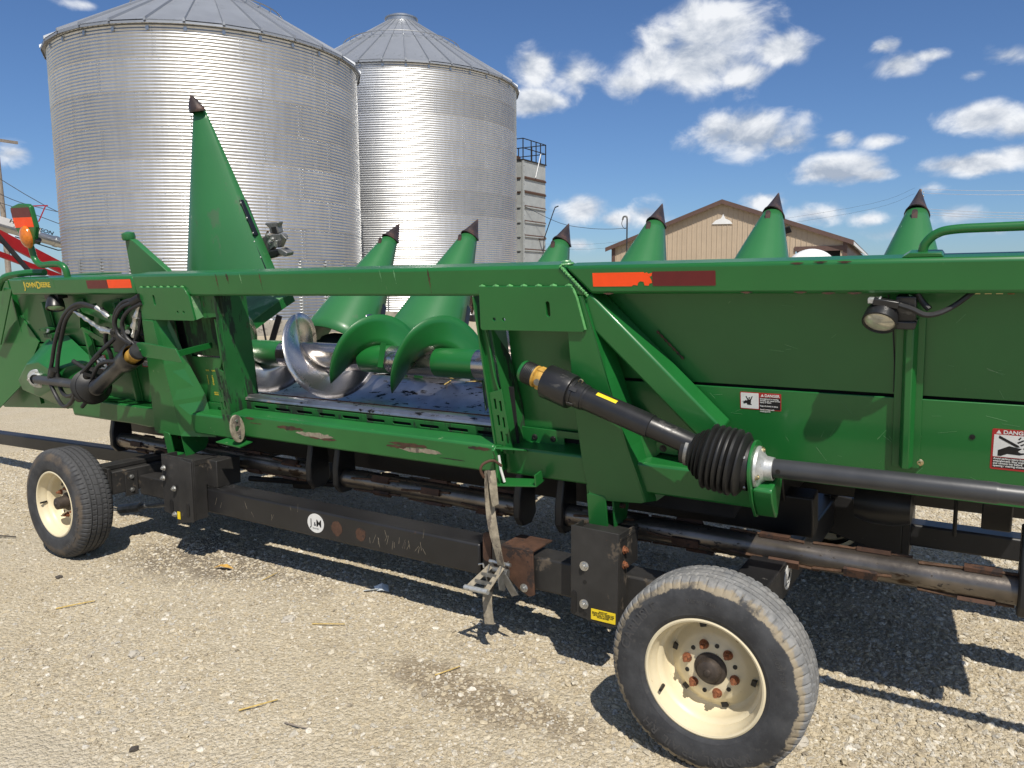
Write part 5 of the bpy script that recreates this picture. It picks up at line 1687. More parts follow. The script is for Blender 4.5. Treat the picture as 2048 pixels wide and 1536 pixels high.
# trough: lip, slotted strip and curved floor
hb(MB().prism([(.100, -.664), (.106, -.650), (.122, -.641), (.150, -.638), (.190, -.652), (.262, -.690), (.262, -.706), (.19, -.676), (.12, -.672)], 'x', -1.09, .614), 'trough_lip', 'trough', bevel=.004)
holes = [rrect(-1.02 + .165 * k, -.905 + .165 * k, -.706, -.688, .006) for k in range(10)]
ss = plate('slotted_strip', [(-1.09, -.6725), (.614, -.6725), (.614, -.80), (-1.09, -.80)], holes, .100, .108, 'green_grime_shade')
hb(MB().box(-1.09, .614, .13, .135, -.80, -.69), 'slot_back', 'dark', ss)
fl2 = [(.262, -.700), (.30, -.730), (.36, -.775), (.45, -.805), (.58, -.815), (.70, -.805), (.80, -.775), (.86, -.745), (.93, -.738), (.93, -.748), (.86, -.757), (.795, -.787), (.70, -.817), (.58, -.827), (.45, -.817), (.35, -.787), (.29, -.742), (.25, -.712)]
hb(MB().prism(fl2, 'x', -3.2, 2.78), 'trough_floor', 'trough', smooth=60)
hb(MB().prism([(.215, -.660), (.245, -.676), (.245, -.672), (.216, -.656)], 'x', -1.09, .614), 'floor_strip', 'rust_orange')
# deck, chains and knocked-down trash beyond the auger
for k in range(8):
    a0 = -2.88 + .762 * k
    d_ = hb(MB().prism([(.935, -.752), (1.70, -.93), (1.70, -.94), (.935, -.762)], 'x', a0 + .10, a0 + .345), 'deck_plate', 'steel')
    hb(MB().prism([(.935, -.752), (1.70, -.93), (1.70, -.94), (.935, -.762)], 'x', a0 + .417, a0 + .66), 'deck_plate', 'steel')
    for s in (.31, .45):
        c_ = MB()
        for q in range(16):
            y = .95 + q * .045
            z = -.735 - (y - .935) * .233
            c_.box(a0 + s - .02, a0 + s + .02, y, y + .03, z, z + .022)
        hb(c_, 'gathering_chain', 'black_dusty', smooth=0)
    hb(MB().box(a0 + .03, a0 + .09, .93, .97, -.78, -.70).box(a0 + .67, a0 + .73, .93, .97, -.78, -.70), 'chain_sprocket_guard', 'green_grime_shade')
tr_ = MB()
rs = random.Random(3)
for k in range(90):
    p = Vector((rs.uniform(-.3, .7), rs.uniform(.88, 1.15), -.72 + rs.uniform(-.02, .02)))
    d_ = Vector((rs.uniform(-1, 1), rs.uniform(-1, 1), rs.uniform(-.1, .35))).normalized() * rs.uniform(.03, .11)
    tr_.bar(p, p + d_, .006, .004)
tag(hb(tr_, 'stalk_trash', 'straw', smooth=0), kind='stuff')
hb(MB().box(-.62, -.30, .935, .94, -.75, -.66), 'feed_plate', 'steel')
rs = random.Random(8)
cl2 = MB()
for k in range(26):
    p = Vector((rs.uniform(.0, .62), rs.uniform(.90, 1.02), -.70 + rs.uniform(-.02, .035)))
    cl2.obox(p, (Vector((1, .2, .1)).normalized(), Vector((-.2, 1, 0)).normalized(), Vector((0, 0, 1))), (rs.uniform(.01, .035), rs.uniform(.01, .025), rs.uniform(.008, .022)))
tag(hb(cl2, 'dirt_clods', 'darkstone', smooth=0), kind='stuff')

# auger
AY, AZ = .600, -.533
au_t = hb(MB().tube([(-3.15, AY, AZ), (2.74, AY, AZ)], .0775, 40), 'auger_tube', 'steel_tube')
for (a0, a1, dx, sgn) in ((-1.56, -1.285, .0, 1), (-.62, -.42, 0, 1), (-.10, .16, 0, 1)):
    hb(MB().lathe([(.0779, a0), (.0781, a0 + .01), (.0781, a1 - .01), (.0779, a1)], (0, AY, AZ), (1, 0, 0), 40), 'painted_band', 'green', au_t)
def flight(a_top, pitch, t0, t1, hand, m, name='auger_flight', ro=.25):
    mb = MB()
    vs, fs = [], []
    n = max(8, int(abs(t1 - t0) / 6))
    ri = .0765
    rads = [ri, .12, .165, .21, ro]
    for i in range(n + 1):
        t = t0 + (t1 - t0) * i / n
        a = a_top + hand * pitch * (t - 90) / 360
        c, s = math.cos(R_(t)), math.sin(R_(t))
        for r in rads:
            vs.append((a, AY + c * r, AZ + s * r))
    m_ = len(rads)
    for i in range(n):
        for k in range(m_ - 1):
            fs.append((i * m_ + k, i * m_ + k + 1, (i + 1) * m_ + k + 1, (i + 1) * m_ + k))
    mb.add(vs, fs)
    o = hb(mb, name, m, au_t, smooth=60)
    sd = o.modifiers.new('thick', 'SOLIDIFY')
    sd.thickness = .006
    sd.offset = 0
    return o
# left hand side feeds right, right hand side feeds left
for k in range(5):
    flight(-1.13 - .56 * k, .56, 90, 450, 1, 'steel')
flight(-.53, .50, -30, 200, -1, 'green')
for k in range(5):
    if k == 0:
        flight(-.09, .52, -90, 208, -1, 'green')
    else:
        flight(.02 + .66 * k + .3, .66, 90, 450, -1, 'steel')
hb(MB().bar((-.405, .53, -.42), (-.43, .50, -.55), .004, .03), 'paddle', 'green', au_t)
hb(MB().prism([(.215, -.375), (.285, -.35), (.29, -.345), (.24, -.378)], 'y', .60, .605), 'finger', 'black', au_t)

# row dividers ("snouts") tipped up on their hinges
def snout_mesh(L, w0, h0, tipL):
    mb = MB()
    vs, fs = [], []
    n = 16
    rows = 14
    for i in range(rows + 1):
        t = i / rows
        u = t * (L - tipL) / L
        w = w0 * (1 - u) ** 1.04 + .022 * u
        h = h0 * (1 - u) ** .95 + .03 * u
        cut = (1 - t) ** 3
        for k in range(n + 1):
            q = math.pi * k / n
            x = -w / 2 * math.cos(q)
            # flat sides then a round top
            y = h * (math.sin(q) ** .62)
            # rear edge cut back in an arch, higher in the middle
            z = u * L - cut * .13 + cut * .05 * math.sin(q)
            vs.append((x, y, z))
    for i in range(rows):
        for k in range(n):
            a = i * (n + 1) + k
            fs.append((a, a + 1, a + n + 2, a + n + 1))
    mb.add(vs, fs)
    return mb
def snout_tip(L, tipL, w, h):
    mb = MB()
    n = 20
    vs, fs = [], []
    prof = [(1.10, -.02), (1.16, .0), (1.12, .04), (.92, .16), (.68, .38), (.45, .60), (.24, .80), (.10, .94), (.015, 1.0)]
    for s, z in prof:
        for k in range(n):
            q = 2 * math.pi * k / n
            vs.append((-w / 2 * s * math.cos(q), max(h * s * math.sin(q), -.02 * s) + .006, L - tipL + z * tipL))
    for i in range(len(prof) - 1):
        for k in range(n):
            k2 = (k + 1) % n
            fs.append((i * n + k, i * n + k2, (i + 1) * n + k2, (i + 1) * n + k))
    fs.append(tuple(range((len(prof) - 1) * n, len(prof) * n)))
    mb.add(vs, fs)
    return mb
SL_, TL_ = 1.10, .185
SNM = snout_mesh(SL_, .60, .36, TL_).mesh('snout', 'green_snout', 60)
u_ = (SL_ - TL_) / SL_
TPM = snout_tip(SL_, TL_, .60 * (1 - u_) ** 1.04 + .022 * u_, .36 * (1 - u_) ** .95 + .03 * u_).mesh('snout_tip', 'tip', 50)
LTM = curve_mesh(rrect(-.014, .014, -.038, .038, .013), [], .008)
LTM.materials.append(M['tip'])
def snout(a, tip_c, tip_b, ang, lean=0, L=1.0):
    # local z of the snout is its axis; y its top
    d = Vector((math.sin(lean), math.cos(ang), math.sin(ang)))
    d.normalize()
    base = Vector((a, tip_c, tip_b)) - d * SL_ * L
    o = bpy.data.objects.new('snout', SNM)
    COL.objects.link(o)
    o.parent = H
    x = Vector((-1, 0, 0)); x = (x - d * x.dot(d)).normalized()
    y = d.cross(x)
    m = Matrix(((x.x, y.x, d.x, 0), (x.y, y.y, d.y, 0), (x.z, y.z, d.z, 0), (0, 0, 0, 1)))
    m.translation = base + HL
    o.matrix_local = m @ Matrix.Diagonal((1, 1, L, 1))
    sd = o.modifiers.new('thick', 'SOLIDIFY'); sd.thickness = .007
    t = inst(TPM, 'snout_tip', o)
    l = inst(LTM, 'latch_slot', o, (0, .36 * (1 - .755) ** .95 + .03 * .755 + .003, .755 * SL_), (0, 0, 0))
    l.rotation_euler = (R_(-90 - 17), 0, 0)
    MB().prism([(-.235, .0), (-.235, .12), (-.15, .25), (0, .30), (.15, .25), (.235, .12), (.235, 0)], 'z', .10, .105).build('shade_plate', 'dark', o)  # near-black plate added to stand for the shade inside the snout
    for s in (-1, 1):
        w = MB().bar((s * .293, .045, .06), (s * .232, .035, .30), .006, .045, up=(0, 1, 0)).build('wear_strip', 'strip', o)
        for q in (.09, .18, .27):
            MB().lathe([(.006, 0), (.005, .004), (.0005, .004)], (s * (.2885 - (q - .06) * .25), .043, q), (s, 0, .2), 10).build('rivet', 'bolt', o)
    return o
ANG = R_(47)
for a, tb_, dc in ((-1.73, .080, 0), (-.96, .075, 0), (-.19, .005, .0), (.51, .100, 0), (1.25, .118, 0), (2.01, .088, 0), (2.80, .09, 0)):
    snout(a, 2.38 + dc, tb_, ANG + R_(nz(a, 2, 1.3, 4) * 3))
    # fixed hood the snout hinges from
    hb(MB().prism([(1.05, -.76), (1.62, -.80), (1.66, -.70), (1.45, -.665), (1.1, -.70)], 'x', a - .17, a + .17), 'row_hood', 'green_grime_shade', bevel=.02)
    hb(MB().lathe([(.23, -.30), (.235, -.02), (.20, .02)], (a, 1.60, -.78), (0, .68, .6), 24), 'hood_collar', 'black')

# the tall snout at the second row stands upright
def tall():
    n, rows = 16, 18
    vs, fs = [], []
    def lft(b_): return -2.575 - .311 * (1.14 - b_)
    def rgt(b_): return -2.513 + .362 * (1.10 - b_) - .020 * (1.10 - b_) ** 2
    def cc(b_): return 1.315 + .03 * (1.14 - b_)
    for i in range(rows + 1):
        b_ = -.19 + (1.045 + .19) * i / rows
        w = rgt(b_) - lft(b_)
        for k in range(n + 1):
            q = k / n
            bulge = w * .36 * (math.sin(math.pi * q ** .8) ** .75)
            vs.append((lft(b_) + w * q, cc(b_) - bulge, b_))
    for i in range(rows):
        for k in range(n):
            a = i * (n + 1) + k
            fs.append((a, a + 1, a + n + 2, a + n + 1))
    mb = MB()
    mb.add(vs, fs)
    o = hb(mb, 'snout', 'green_snout', smooth=60)
    sd = o.modifiers.new('thick', 'SOLIDIFY'); sd.thickness = .008
    mb = MB()
    vs, fs = [], []
    for b_, g in ((1.03, 1.12), (1.045, 1.18), (1.06, 1.1), (1.09, .85), (1.12, .5), (1.145, .18), (1.155, .03)):
        w = .125 * g
        cx_ = -2.540 - .046 * max(0, (b_ - 1.045) / .11)
        for k in range(16):
            t = 2 * math.pi * k / 16
            vs.append((cx_ + w / 2 * math.cos(t), 1.305 + min(.01, .045 * g * math.sin(t)) - .012, b_))
    for i in range(6):
        for k in range(16):
            fs.append((i * 16 + k, i * 16 + (k + 1) % 16, i * 16 + 16 + (k + 1) % 16, i * 16 + 16 + k))
    fs.append(tuple(range(96, 112)))
    mb.add(vs, fs)
    hb(mb, 'snout_tip', 'tip', o, smooth=50)
    for z0, z1, off in ((.395, .135, -.004), (.115, -.16, -.030)):
        hb(MB().bar((rgt(z0) - .010 + off, 1.325, z0), (rgt(z1) - .010 + off, 1.325, z1), .012, .058, up=(0, 1, 0)), 'wear_strip', 'strip', o, bevel=.003)
        for q in (.08, .5, .92):
            zz = z0 + (z1 - z0) * q
            hb(MB().lathe([(.008, 0), (.006, .005), (.0005, .005)], (rgt(zz) - .010 + off, 1.297, zz), (0, -1, 0), 10), 'rivet', 'bolt', o)
    for zz in (1.0, .95, .90):
        hb(MB().lathe([(.012, 0), (.010, .006), (.0005, .007)], (lft(zz) + .012, 1.28, zz), (-.6, -.8, 0), 10), 'rivet', 'tip', o)
    # grey hinge casting behind its right edge
    def Q(pts): return [(-2.17 + .0056 * (450 + u / 6.4 - 535), .069 - .0035 * (440 + v / 6.4 - 490)) for u, v in pts]
    lk = hb(MB().prism(Q([(490, 250), (560, 215), (640, 200), (745, 205), (765, 245), (735, 300), (690, 385), (640, 372), (600, 395), (550, 455), (525, 340)]), 'y', 1.3650, 1.4200), 'hinge_casting', 'cast', bevel=.006)
    hb(MB().prism(Q([(558, 52), (725, 48), (718, 72), (700, 105), (705, 195), (665, 200), (605, 195), (600, 115), (566, 82)]), 'y', 1.3750, 1.4300), 'hinge_head', 'cast', lk, bevel=.008)
    hb(MB().prism(Q([(640, 110), (690, 108), (692, 185), (645, 188)]), 'y', 1.3680, 1.3745), 'hinge_web', 'black', lk)
    hb(MB().prism(Q([(545, 455), (600, 405), (700, 395), (715, 455), (660, 500), (590, 520), (560, 518)]), 'y', 1.3500, 1.4200), 'hinge_arm', 'black', lk, bevel=.012)
    hb(MB().prism(Q([(700, 395), (735, 388), (812, 448), (795, 495), (770, 498), (712, 455)]), 'y', 1.3400, 1.4100), 'hinge_foot', 'cast', lk, bevel=.006)
    hb(MB().prism(Q([(655, 355), (690, 280), (712, 285), (690, 372)]), 'y', 1.3450, 1.3645), 'hinge_link', 'bolt', lk, bevel=.003)
    hb(MB().prism(Q([(745, 195), (765, 200), (812, 270), (800, 282), (770, 255)]), 'y', 1.3550, 1.3800), 'hinge_lever', 'cast', lk, bevel=.003)
    hb(MB().prism(Q([(540, 225), (580, 155), (592, 160), (575, 215)]), 'y', 1.3700, 1.3800), 'hinge_fin', 'rust', lk)
    for u, v in ((600, 300), (635, 265), (590, 210)):
        (aa, bb), = Q([(u, v)])
        hb(MB().hexbolt((aa, 1.3645, bb), (0, -1, 0), .014, .010), 'bolt', 'bolt', lk)
    return o
tall()
# its fixed hood below, sunlight painted in with a paler green
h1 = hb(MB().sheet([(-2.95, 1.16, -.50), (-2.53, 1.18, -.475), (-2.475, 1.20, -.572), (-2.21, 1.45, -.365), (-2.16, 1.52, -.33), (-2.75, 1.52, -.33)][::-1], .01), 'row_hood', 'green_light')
hb(MB().sheet([(-2.475, 1.20, -.572), (-2.47, 1.205, -.64), (-2.20, 1.46, -.43), (-2.15, 1.53, -.39), (-2.16, 1.52, -.33), (-2.21, 1.45, -.365)], .01), 'hood_edge', 'green', h1)
hb(MB().bar((-2.46, 1.40, -.86), (-2.32, 1.50, -.50), .02, .045).bar((-2.50, 1.30, -.86), (-2.42, 1.32, -.68), .02, .07), 'hood_strut', 'strip', h1)
hb(MB().tube([(-2.36, 1.36, -.52), (-2.36, 1.36, -.85)], .008, 6), 'prop_rod', 'black', h1)
# left end divider with a rubber bumper
ld = hb(MB().prism([(-3.20, -.30), (-2.55, -.30), (-2.74, -.04), (-3.06, .185), (-3.13, .205), (-3.155, .18)], 'y', .90, .945), 'end_divider', 'green_snout', bevel=.004)
hb(MB().lathe([(.01, -.03), (.045, -.02), (.05, .0), (.045, .03), (.01, .04)], (-3.13, .92, .21), (0, 0, 1), 16), 'bumper', 'green_snout', ld)

# ---------------------------------------------------------------- drive shafts
def shaft(p, q, segs, parent=None, n=32):
    # segs: (name, material, [(r, t)...]) along p->q in metres
    p, q = Vector(p), Vector(q)
    d = (q - p).normalized()
    root = None
    for name, m, prof in segs:
        o = hb(MB().lathe(prof, p, d, n), name, m, parent if parent else root, smooth=38)
        if root is None and parent is None:
            root = o
    return root, d
p0, p1 = (.838, -.055, -.350), (1.560, -.100, -.580)
Ls = (Vector(p1) - Vector(p0)).length
ds, dd_ = shaft(p0, p1, [
    ('drive_shaft', 'plastic', [(.0005, .295), (.045, .295), (.0452, .30), (.0448, .565), (.042, .566), (.0405, .568), (.0402, Ls), (.0005, Ls)]),
    ('end_cap', 'green', [(.0005, -.004), (.041, -.004), (.044, .0), (.044, .010), (.0005, .010)]),
    ('ribbed_sleeve', 'rubber', [(.043, .010)] + [(.0455 if k % 2 else .0435, .014 + .0035 * k) for k in range(12)] + [(.043, .058), (.0005, .058)]),
    ('yoke', 'yoke', [(.0005, .058), (.044, .059), (.044, .066), (.036, .070), (.040, .078), (.042, .10), (.036, .118), (.030, .135), (.0005, .135)]),
    ('shield_cone', 'plastic', [(.050, .116), (.0655, .112), (.0675, .115), (.0675, .222), (.066, .228), (.054, .230), (.0535, .244), (.0005, .245)]),
    ('collar', 'plastic', [(.0505, .244), (.0515, .25), (.0500, .285), (.0470, .288), (.0465, .297)]),
])
# square lugs of the yoke, bearing retainer tabs, warning label
sd_, ss_, su_ = frame_from(dd_)
for s in (-1, 1):
    hb(MB().obox(Vector(p0) + dd_ * .095 + su_ * s * .030, (dd_, ss_, su_), (.024, .020, .014)), 'yoke_lug', 'yoke', ds, bevel=.004)
    hb(MB().tube([Vector(p0) + dd_ * .092 + ss_ * s * .026, Vector(p0) + dd_ * .092 + ss_ * s * .046], .013, 14), 'bearing_cup', 'cast', ds)
for k in range(5):
    t = R_(40 + 72 * k)
    rd = ss_ * math.cos(t) + su_ * math.sin(t)
    hb(MB().bar(Vector(p0) + dd_ * .236 + rd * .054, Vector(p0) + dd_ * .262 + rd * .050, .016, .006, up=rd), 'clip', 'plastic', ds)
hb(MB().tube(spline([Vector(p0) + dd_ * .244 + su_ * .052, Vector(p0) + dd_ * .25 + su_ * .064, Vector(p0) + dd_ * .262 + su_ * .062, Vector(p0) + dd_ * .258 + su_ * .052], 4), .0025, 6), 'spring_clip', 'brass', ds)
def on_shaft(t, ang, r):
    rd = ss_ * math.cos(ang) + su_ * math.sin(ang)
    return Vector(p0) + dd_ * t + rd * r
vs, fs = [], []
for i in range(9):
    for k in range(5):
        vs.append(on_shaft(.335 + .085 * i / 8, R_(62 + 5.5 * k) if True else 0, .0456))
for i in range(8):
    for k in range(4):
        fs.append((i * 5 + k, i * 5 + k + 1, i * 5 + k + 6, i * 5 + k + 5))
front_sign = 1 if on_shaft(0, R_(60), 1).y < on_shaft(0, R_(120), 1).y else -1
if front_sign < 0:
    vs = [on_shaft(.335 + .085 * i / 8, R_(118 - 5.5 * k), .0456) for i in range(9) for k in range(5)]
mb = MB(); mb.add(vs, fs)
hb(mb, 'warning_label', 'yellow', ds)
# bellows
bp0, bp1 = Vector((1.515, -.100, -.592)), Vector((1.738, -.098, -.628))
prof = [(.043, -.02), (.050, -.018), (.052, .012)]
for k, (r0, r1, x) in enumerate(((.066, .060, .020), (.080, .072, .036), (.088, .080, .050))):
    prof += [(r0, x), (r0 + .003, x + .004), (r1, x + .010)]
for k in range(5):
    x = .078 + .021 * k
    prof += [(.098, x - .008), (.112 + .001 * k, x - .003), (.116, x + .002), (.112 + .001 * k, x + .006)]
prof += [(.100, .178), (.112, .186), (.112, .192), (.095, .204), (.086, .206), (.084, .226)]
bl = hb(MB().lathe(prof, bp0, (bp1 - bp0), 56), 'bellows_boot', 'rubber', smooth=50)
hb(MB().lathe([(.052, -.004), (.0545, -.003), (.0545, .008), (.052, .009)], bp0, (bp1 - bp0), 40), 'hose_clamp', 'cast', bl)
for t in (20, 140, 215, 300):
    rd = Vector((0, math.cos(R_(t)), math.sin(R_(t))))
    hb(MB().lathe([(.006, 0), (.005, .004), (.0005, .004)], Vector((1.728, -.098, -.626)) + rd * .085, rd, 10), 'rivet', 'bolt', bl)
# teardrop bearing plate
cy, cz = -.098, -.627
tear = [(cy + .092 * math.cos(t), cz + .092 * math.sin(t)) for t in [R_(-25 + 230 * k / 22) for k in range(23)]]
tear += [(cy - .062, cz - .10), (cy - .012, cz - .178), (cy + .008, cz - .186), (cy + .028, cz - .176), (cy + .085, cz - .085)]
bpL = hb(MB().prism(tear, 'x', 1.742, 1.752), 'bearing_plate', 'green', bevel=.0015)
hb(MB().prism([(cy - .06, cz - .06), (cy - .052, cz - .10), (cy - .010, cz - .170), (cy + .006, cz - .180), (cy + .026, cz - .170), (cy + .07, cz - .10), (cy + .10, cz - .04), (cy + .10, cz - .03), (cy - .05, cz - .05)], 'x', 1.7525, 1.815), 'bracket_box', 'green', bpL, bevel=.004)
hb(MB().lathe([(.0005, .0), (.072, .0), (.0735, .004), (.070, .012), (.052, .020), (.042, .030), (.039, .055), (.034, .056)], (1.7525, cy, cz), (1, 0, 0), 40), 'bearing_flange', 'alu', bpL)
for t in (70, 190, 310):
    rd = Vector((0, math.cos(R_(t)), math.sin(R_(t))))
    hb(MB().hexbolt(Vector((1.764, cy, cz)) + rd * .060, (1, 0, 0), .009, .008), 'bolt', 'brass', bpL)
tu = hb(MB().lathe([(.0005, 0), (.0315, 0), (.032, .003), (.0318, .632), (.030, .640), (.0285, .644), (.0285, 1.4), (.0005, 1.4)], (1.803, cy, cz + .004), (1, 0, .003), 40), 'shaft_tube', 'tube_grey')
hb(MB().tube([(1.828, cy - .0305, cz + .006), (1.828, cy - .0325, cz + .006)], .008, 12), 'pin_hole', 'decal_black', tu)

# left-hand shaft
gy_ = -.10
hb(MB().lathe([(.0005, 0), (.029, 0), (.029, .60), (.0005, .60)], (-2.86, gy_, -.592), (1, 0, -.01), 28), 'shaft_tube', 'tube_grey')
prof = [(.035, -.02), (.07, .0)] + [q for k in range(6) for q in ((.082 + .003 * k, .004 + .016 * k), (.098 + .003 * k, .010 + .016 * k), (.085 + .003 * k, .016 + .016 * k))] + [(.10, .11), (.06, .13), (.045, .15)]
bl2 = hb(MB().lathe(prof, (-2.28, gy_, -.60), (1, -.15, .12), 44), 'bellows_boot', 'rubber', smooth=50)
q0, q1 = Vector((-2.10, -.135, -.585)), Vector((-1.588, -.165, -.355))
dl = (q1 - q0).normalized()
Ll = (q1 - q0).length
ds2 = hb(MB().lathe([(.0005, -.02), (.047, -.02), (.048, .02), (.041, .03), (.040, Ll - .16), (.047, Ll - .15), (.060, Ll - .13), (.062, Ll - .02), (.060, Ll - .015), (.056, Ll - .02), (.052, Ll - .08)], q0, dl, 32), 'drive_shaft', 'plastic', smooth=38)
hb(MB().lathe([(.0005, Ll - .09), (.040, Ll - .08), (.042, Ll - .03), (.036, Ll + .0), (.043, Ll + .012), (.043, Ll + .03)], q0, dl, 24), 'yoke', 'yoke', ds2)
hb(MB().lathe([(.043, Ll + .028)] + [(.045 if k % 2 else .042, Ll + .03 + .0035 * k) for k in range(10)] + [(.0005, Ll + .068)], q0, dl, 24), 'ribbed_sleeve', 'rubber', ds2)
e0 = q0 + dl * (Ll + .070)
arm = hb(MB().prism([(e0.x - .035, e0.z), (e0.x - .02, e0.z + .038), (e0.x + .03, e0.z + .042), (e0.x + .315, e0.z + .018), (e0.x + .35, e0.z - .058), (e0.x + .02, e0.z - .038), (e0.x - .02, e0.z - .03)], 'y', e0.y + .0, e0.y + .009), 'holder_arm', 'green', bevel=.0015)
hb(MB().bar((e0.x + .27, e0.y + .012, e0.z - .02), (e0.x + .24, .10, e0.z - .03), .02, .03), 'arm_stay', 'green', arm)
hb(MB().lathe([(.008, 0), (.007, .004), (.0005, .004)], (e0.x, e0.y, e0.z), (0, -1, 0), 12), 'bolt', 'green', arm)
# gearbox cover
back = [(-3.40, .10, -.62), (-3.02, .10, -.38), (-2.74, .10, -.34), (-2.50, .10, -.50), (-2.52, .10, -.70), (-2.98, .10, -.87), (-3.42, .10, -.76)]
frnt = [(-3.14, -.085, -.615), (-2.98, -.085, -.50), (-2.82, -.085, -.475), (-2.68, -.085, -.525), (-2.70, -.085, -.64), (-2.92, -.085, -.72), (-3.12, -.085, -.685)]
n7 = len(back)
mb = MB()
mb.add(back + frnt, [tuple(range(n7, 2 * n7))] + [(i, (i + 1) % n7, (i + 1) % n7 + n7, i + n7) for i in range(n7)])
gc = hb(mb, 'gearbox_cover', 'green', bevel=.006)
gf_ = hb(MB().lathe([(.0005, 0), (.062, 0), (.063, .006), (.058, .012), (.045, .014), (.038, .03), (.034, .031)], (-2.875, -.0865, -.59), (.55, -.83, 0), 32), 'bearing_flange', 'alu', gc)
for t in (60, 180, 300):
    hb(MB().lathe([(.009, 0), (.008, .006), (.0005, .007)], (-2.875 + .04 * math.cos(R_(t)), -.105 + .02 * math.cos(R_(t)), -.59 + .045 * math.sin(R_(t))), (.5, -.85, 0), 10), 'bolt', 'bolt', gc)
hb(MB().box(-2.90, -2.80, .03, .09, -.345, -.32).box(-2.92, -2.84, .02, .10, -.30, -.285), 'cover_hasp', 'green_grime_shade', gc)
hb(MB().lathe([(.012, 0), (.012, .012), (.0005, .013)], (-2.84, .04, -.30), (.3, -1, .3), 12), 'bolt', 'bolt', gc)

# left end: triangular shields
hb(MB().prism([(-3.26, -.014), (-3.16, -.022), (-3.53, -.42), (-3.62, -.42)], 'y', .035, .045), 'end_brace', 'green', bevel=.002)
hb(MB().prism([(-4.05, -.94), (-3.29, -.90), (-3.29, .03), (-3.45, .01), (-4.05, -.10)], 'y', .140, .148), 'end_panel', 'green')
hb(MB().sheet([(-3.30, .118, -.22), (-3.14, .115, -.40), (-3.40, .06, -.70), (-3.85, .04, -.93), (-3.88, .05, -.55)], .008), 'end_shield', 'green')
hb(MB().prism([(-3.95, -.94), (-3.77, -.928), (-2.55, -.845), (-2.55, -.55), (-3.95, -.55)], 'y', .128, .138), 'bottom_sheet', 'green')
hb(MB().prism([(.10, -.86), (.14, -.86), (1.0, -.75), (1.5, -.70), (1.5, -.34), (1.0, -.22), (.4, -.07), (.1, .03)], 'x', -3.34, -3.325), 'end_sheet', 'green')
hb(MB().prism([(.10, -.80), (.14, -.80), (1.0, -.75), (1.5, -.70), (1.5, -.3), (1.0, -.15), (.4, .0), (.1, .02)], 'x', 2.80, 2.815), 'end_sheet', 'green')
hb(MB().tube(spline([(-3.30, .02, -.02), (-3.22, .04, .055), (-3.02, .08, .075), (-2.86, .12, .07)], 6), .022, 10), 'end_rail', 'green')
hb(MB().sheet([(-3.25, .10, .04), (-2.60, .10, .052), (-2.55, .45, .012), (-3.0, .5, .012), (-3.25, .5, .0)], .008), 'top_hood', 'green')
hb(MB().prism([(-2.62, -.742), (-1.80, -.742), (-1.80, -.87), (-1.93, -.875), (-2.15, -.865), (-2.35, -.80)], 'y', .014, .11), 'corner_gusset', 'green', bevel=.01)

# hydraulic hoses, valve block and fittings
def hose(pts, r=.0105, m='hose', name='hose', parent=None):
    return hb(MB().tube(spline(pts, 8), r, 10), name, m, parent)
hc = -.06
h1_ = hose([(-1.99, -.03, -.165), (-2.07, -.05, -.122), (-2.22, hc, -.098), (-2.40, hc, -.165), (-2.53, hc - .02, -.31), (-2.63, hc - .03, -.46), (-2.68, hc - .05, -.58), (-2.63, hc - .06, -.69), (-2.53, hc - .08, -.738), (-2.40, hc - .09, -.69), (-2.27, hc - .09, -.575), (-2.10, hc - .06, -.42), (-1.93, hc, -.30)], .0125)
hose([(-2.05, -.02, -.14), (-2.22, hc + .01, -.112), (-2.385, hc, -.185), (-2.505, hc - .01, -.33), (-2.59, hc - .02, -.47), (-2.62, hc - .03, -.58), (-2.56, hc - .05, -.665), (-2.44, hc - .07, -.665), (-2.31, hc - .08, -.60), (-2.20, hc - .09, -.50), (-2.05, hc - .04, -.39)], .0125)
hose([(-2.05, -.02, -.25), (-2.10, -.02, -.33), (-2.10, -.01, -.42), (-2.14, .0, -.50), (-2.25, 0, -.54), (-2.38, -.02, -.52), (-2.50, -.03, -.47)], .013)
hose([(-1.66, -.01, -.075), (-1.80, -.04, -.095), (-1.90, -.05, -.18), (-1.90, -.05, -.27), (-1.80, -.04, -.325), (-1.74, -.03, -.27), (-1.69, -.01, -.15)], .0125)
hose([(-1.66, -.02, -.085), (-1.78, -.06, -.115), (-1.87, -.07, -.20), (-1.86, -.07, -.28), (-1.77, -.06, -.33)], .0115)
hose([(-1.65, -.02, -.10), (-1.75, -.05, -.14), (-1.82, -.06, -.21), (-1.81, -.06, -.29), (-1.76, -.05, -.335)], .0115)
hose([(-1.77, -.05, -.32), (-1.90, -.08, -.41), (-2.05, -.11, -.52), (-2.18, -.13, -.63), (-2.30, -.15, -.72)], .012)
hose([(-1.80, -.05, -.32), (-1.94, -.09, -.43), (-2.10, -.13, -.56), (-2.24, -.15, -.68)], .012)
hose([(-1.76, -.05, -.32), (-1.66, -.02, -.35), (-1.60, .0, -.37)], .008)
hose([(-2.16, -.13, -.55), (-2.04, -.13, -.45), (-1.92, -.13, -.42), (-1.78, -.12, -.43)], .0125)
hose([(-1.80, .03, -.30), (-1.70, .03, -.28), (-1.63, .02, -.18)], .010)
for p, q in (((-2.625, hc - .03, -.515), (-2.655, hc - .035, -.555)), ((-2.16, hc - .075, -.505), (-2.195, hc - .08, -.54)), ((-2.30, hc - .08, -.655), (-2.33, hc - .08, -.67)), ((-1.72, -.03, -.095), (-1.66, -.01, -.07))):
    hb(MB().tube([p, q], .027, 14), 'hose_sleeve', 'rubber')
vb = hb(MB().prism([(-2.31, -.128), (-2.27, -.112), (-1.99, -.172), (-1.83, -.242), (-1.85, -.288), (-2.0, -.222), (-2.29, -.160)], 'y', -.012, -.006), 'valve_bracket', 'green')
